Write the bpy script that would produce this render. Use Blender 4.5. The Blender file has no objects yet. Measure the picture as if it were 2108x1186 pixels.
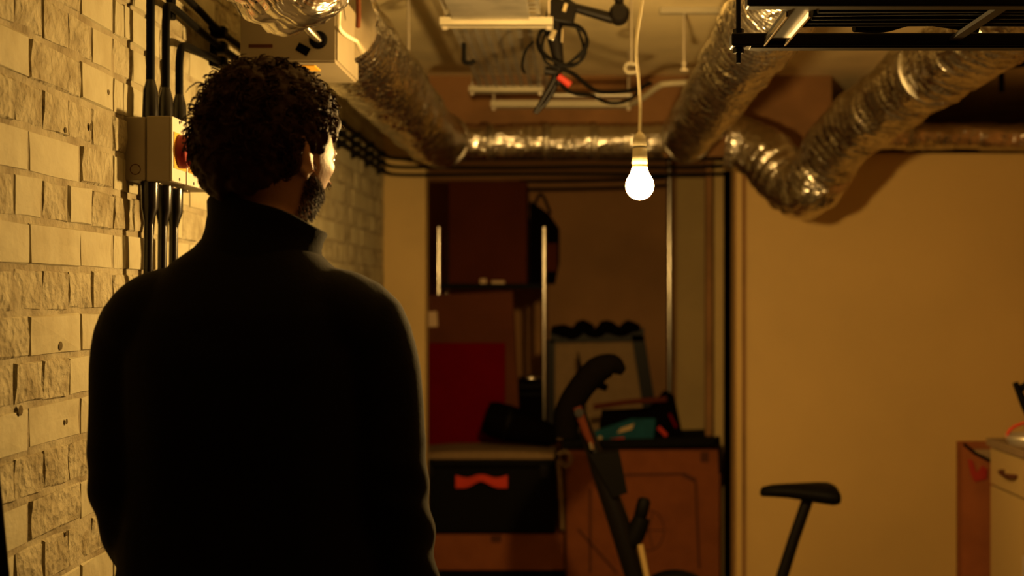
import bpy, math, random
from mathutils import Vector, Matrix, noise
R = random.Random(7)
sc = bpy.context.scene
COL = sc.collection
PI = math.pi

# ---------------------------------------------------------------- camera, world, exposure
FPX, VX, VY, CAMZ = 2600.0, 1180.0, 605.0, 1.43     # image taken as 2108 x 1186
cd = bpy.data.cameras.new('camera'); cam = bpy.data.objects.new('camera', cd); COL.objects.link(cam)
cam.location = (0, 0, CAMZ); cam.rotation_euler = (PI/2, 0, 0)
cd.sensor_width = 36; cd.lens = 36*FPX/2108
cd.shift_x = -(VX-1054)/2108; cd.shift_y = (VY-593)/2108
cd.dof.use_dof = True; cd.dof.focus_distance = 2.25; cd.dof.aperture_fstop = 3.0
cd.clip_start = .05
sc.camera = cam
w = bpy.data.worlds.new('world'); sc.world = w; w.use_nodes = True
w.node_tree.nodes['Background'].inputs[0].default_value = (1.0, .5, .18, 1)
w.node_tree.nodes['Background'].inputs[1].default_value = .0015
sc.view_settings.view_transform = 'Standard'; sc.view_settings.look = 'None'
sc.view_settings.gamma = 1; sc.view_settings.use_curve_mapping = False
sc.view_settings.exposure = 0.0
sc.cycles.use_denoising = True
sc.cycles.sample_clamp_indirect = 6.0
BULB = Vector((.158, 3.0, CAMZ+.257))
BULB_COLOR = (1.0, .60, .185); BULB_STRENGTH = 2350

def W(px, py, Y):
    "the point at depth Y that the pixel (px, py) looks at"
    return Vector(((px-VX)/FPX*Y, Y, CAMZ+(VY-py)/FPX*Y))

# ---------------------------------------------------------------- materials
def mat(name, color, rough=.7, metal=0, bump=0, scale=40, detail=6, var=.0, kind='noise', sheen=0, spec=.5, dist=.004, stretch=None, c2=None):
    m = bpy.data.materials.new(name); m.use_nodes = True
    nt = m.node_tree; b = nt.nodes['Principled BSDF']
    b.inputs['Base Color'].default_value = (*color, 1)
    b.inputs['Roughness'].default_value = rough; b.inputs['Metallic'].default_value = metal
    b.inputs['Specular IOR Level'].default_value = spec
    if sheen:
        b.inputs['Sheen Weight'].default_value = sheen; b.inputs['Sheen Roughness'].default_value = .35
        b.inputs['Sheen Tint'].default_value = (1, .9, .8, 1)
    if bump or var:
        tc = nt.nodes.new('ShaderNodeTexCoord'); mp = nt.nodes.new('ShaderNodeMapping')
        nt.links.new(tc.outputs['Object'], mp.inputs[0])
        if stretch: mp.inputs['Scale'].default_value = stretch
        oi = nt.nodes.new('ShaderNodeObjectInfo')
        vm = nt.nodes.new('ShaderNodeVectorMath'); vm.operation = 'ADD'
        sv = nt.nodes.new('ShaderNodeVectorMath'); sv.operation = 'SCALE'; sv.inputs[0].default_value = (31, 17, 23)
        nt.links.new(oi.outputs['Random'], sv.inputs['Scale'])
        nt.links.new(mp.outputs[0], vm.inputs[0]); nt.links.new(sv.outputs[0], vm.inputs[1])
        n = nt.nodes.new('ShaderNodeTexNoise'); n.inputs['Scale'].default_value = scale; n.inputs['Detail'].default_value = detail
        nt.links.new(vm.outputs[0], n.inputs['Vector'])
        if var:
            n2 = nt.nodes.new('ShaderNodeTexNoise'); n2.inputs['Scale'].default_value = scale*.35; n2.inputs['Detail'].default_value = 5
            nt.links.new(vm.outputs[0], n2.inputs['Vector'])
            mx = nt.nodes.new('ShaderNodeMix'); mx.data_type = 'RGBA'
            cr = nt.nodes.new('ShaderNodeValToRGB'); cr.color_ramp.elements[0].position = .42; cr.color_ramp.elements[1].position = .68
            nt.links.new(n2.outputs['Fac'], cr.inputs[0]); nt.links.new(cr.outputs[0], mx.inputs['Factor'])
            mx.inputs['A'].default_value = (*color, 1)
            mx.inputs['B'].default_value = (*(c2 or [c*(1-var) for c in color]), 1)
            nt.links.new(mx.outputs['Result'], b.inputs['Base Color'])
        if bump:
            h = n.outputs['Fac']
            if kind == 'duct':
                an = nt.nodes.new('ShaderNodeAttribute'); an.attribute_name = 'duct_co'
                def nz(sc_, sx, det, dis=0):
                    mm = nt.nodes.new('ShaderNodeMapping'); mm.inputs['Scale'].default_value = sx; nt.links.new(an.outputs['Vector'], mm.inputs[0])
                    q = nt.nodes.new('ShaderNodeTexNoise'); q.inputs['Scale'].default_value = sc_; q.inputs['Detail'].default_value = det; q.inputs['Distortion'].default_value = dis
                    nt.links.new(mm.outputs[0], q.inputs['Vector']); return q.outputs['Fac']
                a1 = nz(1, (6, 6, 42), 2, .5); a2 = nz(1, (22, 22, 13), 1.5, 1.4)
                rg = nt.nodes.new('ShaderNodeMath'); rg.operation = 'SUBTRACT'; nt.links.new(a2, rg.inputs[0]); rg.inputs[1].default_value = .5
                ab = nt.nodes.new('ShaderNodeMath'); ab.operation = 'ABSOLUTE'; nt.links.new(rg.outputs[0], ab.inputs[0])
                ad = nt.nodes.new('ShaderNodeMath'); ad.operation = 'MULTIPLY_ADD'; nt.links.new(ab.outputs[0], ad.inputs[0]); ad.inputs[1].default_value = 1.3; nt.links.new(a1, ad.inputs[2]); h = ad.outputs[0]
            if kind == 'foil':
                v = nt.nodes.new('ShaderNodeTexVoronoi'); v.feature = 'DISTANCE_TO_EDGE'; v.inputs['Scale'].default_value = scale*.8
                wv = nt.nodes.new('ShaderNodeVectorMath'); wv.operation = 'MULTIPLY_ADD'
                nt.links.new(n.outputs['Color'], wv.inputs[0]); wv.inputs[1].default_value = (.07, .07, .07)
                nt.links.new(vm.outputs[0], wv.inputs[2]); nt.links.new(wv.outputs[0], v.inputs['Vector'])
                ad = nt.nodes.new('ShaderNodeMath'); ad.operation = 'ADD'
                nt.links.new(v.outputs['Distance'], ad.inputs[0]); nt.links.new(n.outputs['Fac'], ad.inputs[1]); h = ad.outputs[0]
            if kind == 'rough':
                v = nt.nodes.new('ShaderNodeTexVoronoi'); v.feature = 'F1'; v.inputs['Scale'].default_value = scale*1.3
                nt.links.new(vm.outputs[0], v.inputs['Vector'])
                ad = nt.nodes.new('ShaderNodeMath'); ad.operation = 'MULTIPLY_ADD'; ad.inputs[1].default_value = .35
                nt.links.new(v.outputs['Distance'], ad.inputs[0]); nt.links.new(n.outputs['Fac'], ad.inputs[2]); h = ad.outputs[0]
            bp = nt.nodes.new('ShaderNodeBump'); bp.inputs['Strength'].default_value = bump; bp.inputs['Distance'].default_value = dist
            nt.links.new(h, bp.inputs['Height']); nt.links.new(bp.outputs[0], b.inputs['Normal'])
    return m

M = dict(
 brick=mat('painted_brick', (.37, .335, .215), .8, bump=.6, scale=30, var=.28, dist=.006, c2=(.31, .27, .16)),
 rough=mat('rough_painted_brick', (.34, .30, .19), .88, bump=1.0, scale=52, detail=9, var=.4, kind='rough', dist=.009, c2=(.21, .17, .09)),
 mortar=mat('painted_mortar', (.31, .27, .17), .9, bump=1, scale=28, var=.5, dist=.012, c2=(.18, .14, .075)),
 plaster=mat('plaster', (.52, .37, .15), .8, bump=.1, scale=9, var=.12),
 board=mat('partition_board', (.66, .45, .16), .6, bump=.04, scale=4, var=.1),
 ceil=mat('ceiling_plaster', (.82, .70, .42), .85, bump=.25, scale=12, var=.18),
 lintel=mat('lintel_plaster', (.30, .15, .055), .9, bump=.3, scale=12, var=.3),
 concrete=mat('floor_concrete', (.16, .13, .10), .8, bump=.3, scale=10, var=.4),
 darkwall=mat('storage_wall', (.60, .32, .13), .9, bump=.2, scale=6, var=.2),
 foil=mat('duct_foil', (.72, .68, .60), .19, 1, bump=.9, kind='duct', dist=.0115),
 foilband=mat('foil_tape', (.5, .47, .40), .3, 1, bump=.5, scale=60, kind='foil', dist=.004),
 vinyl=mat('clear_vinyl_foil', (.72, .68, .55), .25, .6, bump=.8, scale=14, kind='foil', dist=.02),
 galv=mat('galvanised_steel', (.50, .47, .40), .45, .85, bump=.08, scale=30, var=.3),
 cream=mat('cream_metal', (.40, .36, .26), .5, .1, bump=.05, scale=20, var=.1),
 plenum=mat('plenum_panel', (.27, .225, .15), .6, .2, bump=.06, scale=12, var=.2),
 steel=mat('bright_steel', (.75, .7, .62), .22, 1, bump=.03, scale=30),
 rod=mat('zinc_rod', (.62, .56, .46), .4, .7, bump=.05, scale=60),
 black=mat('black_plastic', (.003, .0025, .002), .6, spec=.06, bump=.05, scale=60),
 blackgloss=mat('black_rubber_gloss', (.004, .0035, .0035), .25, bump=.05, scale=40),
 blackmetal=mat('black_painted_metal', (.004, .003, .0025), .45, spec=.14, bump=.05, scale=60),
 dark=mat('dark_fabric', (.003, .0022, .0018), .95, spec=.0, bump=.3, scale=120),
 grey=mat('grey_box_plastic', (.22, .18, .12), .5, bump=.03, scale=60, var=.06),
 greylid=mat('light_grey_lid', (.62, .60, .52), .45, bump=.03, scale=60),
 yellow=mat('yellow_plate', (.75, .40, .03), .45, bump=.02, scale=60),
 red=mat('red_plastic', (.22, .012, .008), .4, bump=.03, scale=60),
 redboard=mat('red_board', (.12, .0006, .003), .8, spec=.03, bump=.05, scale=20, var=.1),
 orange=mat('orange_webbing', (.50, .045, .025), .8, spec=.05, bump=.2, scale=120),
 carton=mat('cardboard', (.20, .064, .022), .9, spec=.05, bump=.1, scale=30, var=.15),
 cartondark=mat('dark_cardboard', (.075, .018, .008), .9, spec=.04, bump=.1, scale=20, var=.15),
 cartonmid=mat('brown_cardboard', (.105, .034, .015), .9, spec=.04, bump=.1, scale=20, var=.15),
 holeshade=mat('hole_shade', (.11, .085, .045), .95, bump=.5, scale=200, spec=.05),
 tape=mat('brown_parcel_tape', (.07, .022, .010), .6, spec=.1, bump=.05, scale=50),
 paper=mat('paper_label', (.62, .45, .28), .8, bump=.05, scale=60),
 cushion=mat('beige_cushion', (.21, .14, .075), .95, spec=.05, bump=.3, scale=90, var=.1),
 teal=mat('teal_packaging', (.005, .06, .09), .6, spec=.1, bump=.1, scale=40, var=.3),
 white=mat('white_paint', (.38, .26, .10), .5, bump=.03, scale=20),
 cord=mat('cream_cord', (.72, .66, .50), .5, bump=.03, scale=60),
 skin=mat('skin', (.48, .27, .18), .5, bump=.15, scale=160, var=.08),
 hair=mat('dark_brown_hair', (.030, .010, .005), .6, bump=.3, scale=300, spec=.12),
 coat=mat('black_wool_coat', (.006, .005, .005), .95, bump=.4, scale=260, sheen=.055, spec=.1, dist=.002),
 trousers=mat('charcoal_trousers', (.012, .011, .012), .9, bump=.3, scale=220),
 leather=mat('black_leather', (.012, .01, .01), .4, bump=.15, scale=80),
 eye=mat('eye_white', (.8, .76, .7), .2, bump=.01, scale=20),
 iris=mat('brown_iris', (.06, .025, .01), .2, bump=.01, scale=20),
)
M['skin'].node_tree.nodes['Principled BSDF'].inputs['Subsurface Weight'].default_value = .15
M['skin'].node_tree.nodes['Principled BSDF'].inputs['Subsurface Scale'].default_value = .008
def emis(name, c, s):
    m = bpy.data.materials.new(name); m.use_nodes = True; b = m.node_tree.nodes['Principled BSDF']
    b.inputs['Base Color'].default_value = (*c, 1); b.inputs['Emission Color'].default_value = (*c, 1); b.inputs['Emission Strength'].default_value = s
    return m
M['glow'] = emis('lit_bulb_glass', BULB_COLOR, BULB_STRENGTH)

# ---------------------------------------------------------------- mesh builder
def frame_of(t):
    t = t.normalized(); u = Vector((0, 0, 1)) if abs(t.z) < .9 else Vector((0, 1, 0))
    a = t.cross(u).normalized(); return a, a.cross(t).normalized()
def spline(pts, n=8):
    pts = [Vector(p) for p in pts]
    if len(pts) < 3: return pts
    P = [2*pts[0]-pts[1]]+pts+[2*pts[-1]-pts[-2]]; out = []
    for i in range(1, len(P)-2):
        a, b, c, d = P[i-1:i+3]
        for k in range(n):
            t = k/n
            out.append(.5*((2*b)+(c-a)*t+(2*a-5*b+4*c-d)*t*t+(3*b-a-3*c+d)*t**3))
    out.append(pts[-1]); return out
def ease(xs, n):            # interpolate a list of numbers to match spline()
    out = []
    for i in range(len(xs)-1):
        for k in range(n): out.append(xs[i]+(xs[i+1]-xs[i])*k/n)
    return out+[xs[-1]]

class MB:
    def __init__(s): s.v = []; s.f = []; s.mi = []; s.smooth = []; s.co = []
    def add(s, vs, fs, m=0, sm=False):
        o = len(s.v); s.v += [Vector(v) for v in vs]
        for f in fs: s.f.append([i+o for i in f]); s.mi.append(m); s.smooth.append(sm)
        return s
    def box(s, c, d, rot=None, m=0, bev=0):
        "box of size d about c, optionally with chamfered edges"
        c = Vector(c); x, y, z = d[0]/2, d[1]/2, d[2]/2
        if bev <= 0 or bev >= min(x, y, z):
            vs = [Vector((i*x, j*y, k*z)) for i in (-1, 1) for j in (-1, 1) for k in (-1, 1)]
            fs = [(0, 1, 3, 2), (4, 6, 7, 5), (0, 4, 5, 1), (2, 3, 7, 6), (0, 2, 6, 4), (1, 5, 7, 3)]
        else:
            import bmesh
            bm = bmesh.new(); bmesh.ops.create_cube(bm, size=1)
            for v in bm.verts: v.co = Vector((v.co.x*d[0], v.co.y*d[1], v.co.z*d[2]))
            bmesh.ops.bevel(bm, geom=list(bm.edges), offset=bev, segments=2, affect='EDGES', profile=.5)
            bm.verts.index_update()
            vs = [v.co.copy() for v in bm.verts]; fs = [[v.index for v in f.verts] for f in bm.faces]; bm.free()
        if rot is not None: vs = [rot @ v for v in vs]
        return s.add([v+c for v in vs], fs, m)
    def box2(s, a, b, m=0, bev=0):
        a, b = Vector(a), Vector(b); d = b-a
        return s.box((a+b)/2, (abs(d.x), abs(d.y), abs(d.z)), m=m, bev=bev)
    def tube(s, path, r, n=12, m=0, cap=True, sm=True, fn=None, oval=1, uv=0, dist=None):
        path = [Vector(p) for p in path]; rs = r if isinstance(r, (list, tuple)) else [r]*len(path)
        vs = []; fs = []; pa = None
        for i, p in enumerate(path):
            t = (path[min(i+1, len(path)-1)]-path[max(i-1, 0)]).normalized()
            if pa is None: a, b = frame_of(t)
            else:
                a = (pa-t*pa.dot(t)).normalized(); b = a.cross(t).normalized()
            pa = a
            for k in range(n):
                th = 2*PI*k/n; rr = rs[i]
                if fn: rr = fn(i, th, rr, p)
                vs.append(p+a*math.cos(th)*rr+b*math.sin(th)*rr*oval)
        for i in range(len(path)-1):
            for k in range(n):
                k2 = (k+1) % n; fs.append((i*n+k, i*n+k2, (i+1)*n+k2, (i+1)*n+k))
        s.add(vs, fs, m, sm)
        if uv: s.co += [(math.cos(2*PI*k/n)*uv, math.sin(2*PI*k/n)*uv, dist[i]) for i in range(len(path)) for k in range(n)]
        if cap:
            s.add(vs[:n], [tuple(reversed(range(n)))], m); s.add(vs[-n:], [tuple(range(n))], m)
            if uv: s.co += [(0, 0, 0)]*(2*n)
        return s
    def lathe(s, c, prof, axis=(0, 0, 1), n=24, m=0, sm=True):
        c = Vector(c); ax = Vector(axis).normalized(); a, b = frame_of(ax); vs = []; fs = []
        for (r, h) in prof:
            for k in range(n):
                th = 2*PI*k/n; vs.append(c+ax*h+(a*math.cos(th)+b*math.sin(th))*r)
        for i in range(len(prof)-1):
            for k in range(n):
                k2 = (k+1) % n; fs.append((i*n+k, i*n+k2, (i+1)*n+k2, (i+1)*n+k))
        s.add(vs, fs, m, sm); s.add(vs[:n], [tuple(reversed(range(n)))], m); s.add(vs[-n:], [tuple(range(n))], m)
        return s
    def ell(s, c, r, rot=None, n=24, k=14, m=0):
        c = Vector(c); vs = [Vector((0, 0, -r[2]))]; fs = []
        for i in range(1, k):
            ph = -PI/2+PI*i/k
            for j in range(n):
                th = 2*PI*j/n; vs.append(Vector((r[0]*math.cos(ph)*math.cos(th), r[1]*math.cos(ph)*math.sin(th), r[2]*math.sin(ph))))
        vs.append(Vector((0, 0, r[2])))
        for j in range(n):
            j2 = (j+1) % n; fs.append((0, 1+j2, 1+j)); L = 1+(k-2)*n; fs.append((L+j, L+j2, len(vs)-1))
            for i in range(k-2): a = 1+i*n; fs.append((a+j, a+j2, a+n+j2, a+n+j))
        if rot is not None: vs = [rot @ v for v in vs]
        return s.add([v+c for v in vs], fs, m, True)
    def rings(s, rings, n=32, m=0, p=2.4):
        "loft of level superellipse rings (cx, cy, z, rx, ry)"
        vs = []; fs = []
        for (cx, cy, z, rx, ry) in rings:
            for k in range(n):
                th = 2*PI*k/n; c, q = math.cos(th), math.sin(th)
                vs.append(Vector((cx+rx*math.copysign(abs(c)**(2/p), c), cy+ry*math.copysign(abs(q)**(2/p), q), z)))
        for i in range(len(rings)-1):
            for k in range(n):
                k2 = (k+1) % n; fs.append((i*n+k, i*n+k2, (i+1)*n+k2, (i+1)*n+k))
        fs.append(tuple(reversed(range(n)))); fs.append(tuple(range((len(rings)-1)*n, len(rings)*n)))
        return s.add(vs, fs, m, True)
    def prism(s, poly, d, m=0):
        "flat polygon (3-D points) pushed along d"
        n = len(poly); d = Vector(d); vs = [Vector(p) for p in poly]; vs += [v+d for v in vs]
        fs = [tuple(range(n)), tuple(reversed(range(n, 2*n)))]+[(i, i+n, (i+1) % n+n, (i+1) % n) for i in range(n)]
        return s.add(vs, fs, m)
    def mesh(s, name, origin=Vector((0, 0, 0))):
        me = bpy.data.meshes.new(name); me.from_pydata([v-origin for v in s.v], [], s.f)
        me.polygons.foreach_set('material_index', s.mi); me.polygons.foreach_set('use_smooth', s.smooth)
        import bmesh
        bm = bmesh.new(); bm.from_mesh(me); bmesh.ops.recalc_face_normals(bm, faces=bm.faces); bm.to_mesh(me); bm.free()
        if len(s.co) == len(s.v):
            at = me.attributes.new('duct_co', 'FLOAT_VECTOR', 'POINT'); at.data.foreach_set('vector', [x for c in s.co for x in c])
        me.update(); return me
    def build(s, name, m, parent=None, label=None, cat=None, group=None, kind=None, origin=None):
        base = wloc(parent) if parent else Vector((0, 0, 0))
        if origin is None:
            if parent: origin = base
            else:
                xs = [v.x for v in s.v]; ys = [v.y for v in s.v]; zs = [v.z for v in s.v]
                origin = Vector(((min(xs)+max(xs))/2, (min(ys)+max(ys))/2, min(zs)))
        me = s.mesh(name, Vector(origin))
        for mm in (m if isinstance(m, (list, tuple)) else [m]): me.materials.append(M[mm] if isinstance(mm, str) else mm)
        o = bpy.data.objects.new(name, me); COL.objects.link(o)
        if parent: o.parent = parent
        o.location = Vector(origin)-base
        return tag(o, label, cat, group, kind)
def wloc(o):
    l = Vector((0, 0, 0))
    while o: l = l+o.location; o = o.parent
    return l
def tag(o, label=None, cat=None, group=None, kind=None):
    for k, v in (('label', label), ('category', cat), ('group', group), ('kind', kind)):
        if v: o[k] = v
    return o
def thing(name, loc, label, cat, group=None):
    o = bpy.data.objects.new(name, None); COL.objects.link(o); o.location = loc; o.empty_display_size = .1
    return tag(o, label, cat, group)
def link_obj(name, me, loc, parent=None):
    o = bpy.data.objects.new(name, me); COL.objects.link(o); o.parent = parent; o.location = loc; return o
def rz(a): return Matrix.Rotation(math.radians(a), 3, 'Z')
def ry(a): return Matrix.Rotation(math.radians(a), 3, 'Y')
def rx(a): return Matrix.Rotation(math.radians(a), 3, 'X')

WX = -.885         # painted face of the brick wall
CEIL = CAMZ+1.02   # ceiling height

# ================================================================ SETTING
def struct(name, mb, m, label=None, parent=None): return mb.build(name, m, parent, label, kind='structure')
struct('floor', MB().box2((-1.3, -1.2, -.1), (3.4, 9.0, 0)), 'concrete', 'dark concrete basement floor')
struct('ceiling', MB().box2((-1.3, -1.2, CEIL), (3.4, 9.0, CEIL+.12)), 'ceil', 'rough pale ceiling slab above the ducts')
wall_left = struct('wall_left', MB().box2((WX-.16, .2, 0), (WX-.0018, 5.9, CEIL)), 'mortar', 'cream painted brick wall on the left side')
# back wall: left return, lintel over the opening, partition to the right
wb = MB().box2((WX-.16, 5.9, 0), (-.69, 6.02, CEIL))
struct('wall_back', wb, 'plaster', 'plastered return wall beside the storage opening')
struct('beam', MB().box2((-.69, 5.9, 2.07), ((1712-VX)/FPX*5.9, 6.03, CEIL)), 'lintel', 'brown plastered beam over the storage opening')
px0 = (1530-VX)/FPX*6.0; ptop = CAMZ+(VY-316)/FPX*6.0
struct('wall_right', MB().box2((px0, 6.0, 0), (3.4, 6.09, ptop)), 'board', 'plain pale partition wall to the right of the opening')
struct('trim_1', MB().box2((px0-.045, 5.985, 0), (px0-.006, 6.10, ptop), bev=.004), 'board', 'pale vertical edge trim of the partition')
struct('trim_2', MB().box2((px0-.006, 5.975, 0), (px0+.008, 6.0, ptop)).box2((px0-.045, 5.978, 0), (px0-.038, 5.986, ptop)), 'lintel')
struct('wall_side', MB().box2((3.4, -1.2, 0), (3.5, 9.0, CEIL)), 'darkwall', 'unlit side wall far to the right')
struct('wall_far', MB().box2((-1.3, 8.8, 0), (3.4, 8.9, CEIL)), 'darkwall', 'dim brown rear wall of the storage room')
struct('wall_storage', MB().box2((-1.3, 6.02, 0), (-1.2, 8.8, CEIL)).box2((1.15, 6.6, 0), (1.25, 8.8, CEIL)), 'darkwall', 'dim side walls of the storage room')

# ---------------------------------------------------------------- bricks
def brick_mesh(L, H, rough, seed):
    rr = random.Random(seed); j = .0025 if rough else .0014; b = .003 if rough else .002
    def J(a): return rr.uniform(-a, a)
    y, z, t = L/2, H/2, .022
    back = [Vector((-t, sy*y, sz*z)) for sy, sz in ((-1, -1), (1, -1), (1, 1), (-1, 1))]
    mid = [Vector((-.004, sy*y+J(j), sz*z+J(j))) for sy, sz in ((-1, -1), (0, -1), (1, -1), (1, 0), (1, 1), (0, 1), (-1, 1), (-1, 0))]
    fr = [Vector((J(.0025 if rough else .001), sy*(y-b)+J(j), sz*(z-b)+J(j))) for sy, sz in ((-1, -1), (0, -1), (1, -1), (1, 0), (1, 1), (0, 1), (-1, 1), (-1, 0))]
    c = [Vector((.002+J(.002 if rough else .0006), J(.01), J(.005)))]
    vs = back+mid+fr+c
    fs = [(0, 1, 6, 5, 4), (1, 2, 8, 7, 6), (2, 3, 10, 9, 8), (3, 0, 4, 11, 10)]
    for i in range(8): fs.append((4+i, 4+(i+1) % 8, 12+(i+1) % 8, 12+i)); fs.append((12+i, 12+(i+1) % 8, 20))
    return vs, fs
VAR = {}
for kind, L in (('s', .209), ('h', .1015)):
    for q in range(7):
        rough = kind == 'h' and q < 6 or kind == 's' and q == 6
        vs, fs = brick_mesh(L, .0665, rough, 11*q+(kind == 'h'))
        mb = MB(); mb.add(vs, fs); me = mb.mesh('brick'); me.materials.append(M['rough' if rough else 'brick'])
        for p in me.polygons: p.use_smooth = False
        VAR[kind, q] = (me, vs, fs, rough)
places = []
PITCH = .0755; z0 = 1.399-18*PITCH; JY = 2.427
row = 0; z = z0
while z+PITCH < CEIL+.02:
    zc = z+PITCH/2
    header = (row % 2 == 0)       # courses of headers alternate with courses of stretchers
    step = .1075 if header else .215
    y = 2.052-.054 if header else 2.052
    y -= step*math.floor((y-.25)/step)
    while y < 5.9:
        a, b = y, min(y+step, 5.895)
        if a < JY < b:
            segs = [(a, JY-.003), (JY+.004, b)]
        else: segs = [(a, b)]
        for (a1, b1) in segs:
            if b1-a1 > .03: places.append((zc, (a1+b1)/2, b1-a1, header, step))
        y += step
    z += PITCH; row += 1
def seen(zc, yc):
    px = VX+FPX*WX/yc; py = VY-FPX*(zc-CAMZ)/yc
    if px < -70 or px > 800 or py < -50 or py > 1235: return False
    if py > 600 and px > 230: return False
    if 410 < px < 640 and py > 130: return False
    if px > 640 and py > 545: return False
    if px > 500 and py < 110: return False
    return True
order = sorted(range(len(places)), key=lambda i: (not seen(*places[i][:2]), places[i][1]))
single = set(order[:300])
sv, sf, smi = [], [], []
for i, (zc, yc, wd, header, step) in enumerate(places):
    q = R.randrange(7); me, vs, fs, rough = VAR['h' if header else 's', q]
    sy = (wd-.006)/(step-.006); dx = R.uniform(-.0015, .003); ang = R.uniform(-.012, .012); dz = R.uniform(-.0015, .0015)
    zs = 1.0 if zc+.04 < CEIL else .6
    if i in single:
        o = link_obj('brick', me, (WX+dx-wall_left.location.x, yc-wall_left.location.y, zc+dz-wall_left.location.z), wall_left)
        o.scale = (1, sy, zs); o.rotation_euler = (ang, 0, 0)
    else:
        o0 = len(sv); sv += [(v.x+WX+dx, v.y*sy+yc, v.z*zs+zc+dz) for v in vs]
        for f in fs: sf.append([k+o0 for k in f]); smi.append(1 if rough else 0)
mb = MB(); mb.v = [Vector(v) for v in sv]; mb.f = sf; mb.mi = smi; mb.smooth = [False]*len(sf)
mb.build('distant_bricks', ['brick', 'rough'], wall_left, kind='stuff')

for (hx, hy, r) in ((121, 712, .009), (133, 868, .006), (183, 262, .008), (220, 190, .006), (131, 268, .006), (133, 1098, .006), (38, 845, .010)):
    yy = -WX*FPX/(VX-hx); p = W(hx, hy, yy)
    r *= .7
    MB().lathe((WX+.0035, yy, p.z), [(r*1.25, .0), (r, .0006), (r*.3, .0002)], (1, 0, 0), 12).build('hole', 'holeshade', wall_left)  # dark discs on the brick face; shade inside the drill holes is painted in

# ================================================================ PERSON
def remesh(mb, name, voxel, smooth=6, fac=.5):
    me = mb.mesh(name)
    import bmesh
    bm = bmesh.new(); bm.from_mesh(me); bmesh.ops.remove_doubles(bm, verts=bm.verts, dist=1e-6); bm.to_mesh(me); bm.free()
    o = bpy.data.objects.new(name, me); COL.objects.link(o)
    md = o.modifiers.new('r', 'REMESH'); md.mode = 'VOXEL'; md.voxel_size = voxel; md.use_smooth_shade = True
    if smooth: sm = o.modifiers.new('s', 'SMOOTH'); sm.factor = fac; sm.iterations = smooth
    dg = bpy.context.evaluated_depsgraph_get(); ev = o.evaluated_get(dg)
    out = bpy.data.meshes.new_from_object(ev); bpy.data.objects.remove(o)
    for p in out.polygons: p.use_smooth = True
    out.materials.clear(); out.name = name
    return out
MX, MY = (520-VX)/FPX*1.86, 1.86
man = thing('person', (MX, MY, 0), 'man with dark curly hair in a black high-collared coat, seen from behind', 'person')
def sstep(a, b, x):
    t = max(0, min(1, (x-a)/(b-a))); return t*t*(3-2*t)
HC = Vector((.028, .012, 1.638)); HROT = rz(-38) @ rx(-3)     # head centre and turn
def head_point(d):
    x, y, z = d
    a, b, c = .0745, (.095 if y > 0 else .095+.008*sstep(0, .5, -y)), .1175
    if z < 0: a *= 1-.20*sstep(0, .9, -z); b *= 1-.16*sstep(.1, .9, -z) if y < 0 else 1-.06*sstep(.3, .9, -z)
    r = 1/math.sqrt((x/a)**2+(y/b)**2+(z/c)**2)
    def g(cx, cy, cz, sx, sz, amp):
        return amp*math.exp(-((x-cx)/sx)**2-((z-cz)/sz)**2)*(1 if y > 0 else 0)*min(1, max(0, (y-.1)*3))
    r += g(0, 1, -.17, .10, .13, .016)+g(0, 1, -.02, .06, .14, .010)          # nose
    r += g(0, 1, .13, .42, .07, .005)                                         # brow
    r += g(.33, 1, .0, .15, .09, -.009)+g(-.33, 1, .0, .15, .09, -.009)       # sockets
    r += g(.5, 1, -.17, .17, .13, .005)+g(-.5, 1, -.17, .17, .13, .005)       # cheek bones
    r += g(0, 1, -.43, .20, .05, .006)+g(0, 1, -.53, .16, .05, .006)+g(0, 1, -.48, .2, .015, -.004)  # lips
    r += g(0, 1, -.76, .22, .13, .008)                                        # chin
    return Vector(d)*r
def H(p): return HC+HROT @ Vector(p)
body = MB()
n, k = 64, 48; vs = [H(head_point((0, 0, -1)))]; fs = []
for i in range(1, k):
    ph = -PI/2+PI*i/k
    for j in range(n):
        th = 2*PI*j/n; vs.append(H(head_point((math.cos(ph)*math.cos(th), math.cos(ph)*math.sin(th), math.sin(ph)))))
vs.append(H(head_point((0, 0, 1))))
for j in range(n):
    j2 = (j+1) % n; fs.append((0, 1+j2, 1+j)); L = 1+(k-2)*n; fs.append((L+j, L+j2, len(vs)-1))
    for i in range(k-2): a = 1+i*n; fs.append((a+j, a+j2, a+n+j2, a+n+j))
body.add(vs, fs)
for s in (-1, 1):       # eyelids, then nostril wings
    body.ell(H((s*.031, .0800, .0085)), (.0165, .0095, .0068), HROT); body.ell(H((s*.031, .0790, -.0095)), (.0145, .0085, .0052), HROT)
    body.ell(H((s*.009, .098, -.033)), (.006, .008, .006), HROT)
for s in (-1, 1):       # ears: bowl, rim and lobe
    er = HROT @ rz(s*12) @ ry(s*6)
    ec = H((s*.075, -.004, -.008))
    body.ell(ec, (.0045, .017, .029), er)
    rim = []
    for q in range(13):
        a = math.radians(-70+q*250/12); rim.append(ec+er @ Vector((s*.005, -math.sin(a-PI/2+.2)*-.0 + math.cos(a+PI/2)*.018, math.sin(a+.3)*.030)))
    body.tube(rim, .0042, 8)
    body.ell(ec+er @ Vector((s*.002, .006, -.027)), (.005, .008, .010))
body.tube(spline([(0, -.005, 1.40), (.002, -.002, 1.48), (.006, .006, 1.56), (.010, .010, 1.61)], 4), ease([.078, .062, .056, .056], 4), 24)
def P(x, y, z): return Vector((x, y, z))
body.rings([(0, 0, .86, .155, .105), (0, 0, .95, .160, .11), (0, 0, 1.06, .140, .10), (0, 0, 1.2, .152, .108), (0, 0, 1.34, .15, .10), (0, -.005, 1.40, .10, .075), (0, -.005, 1.45, .06, .055)])
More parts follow.
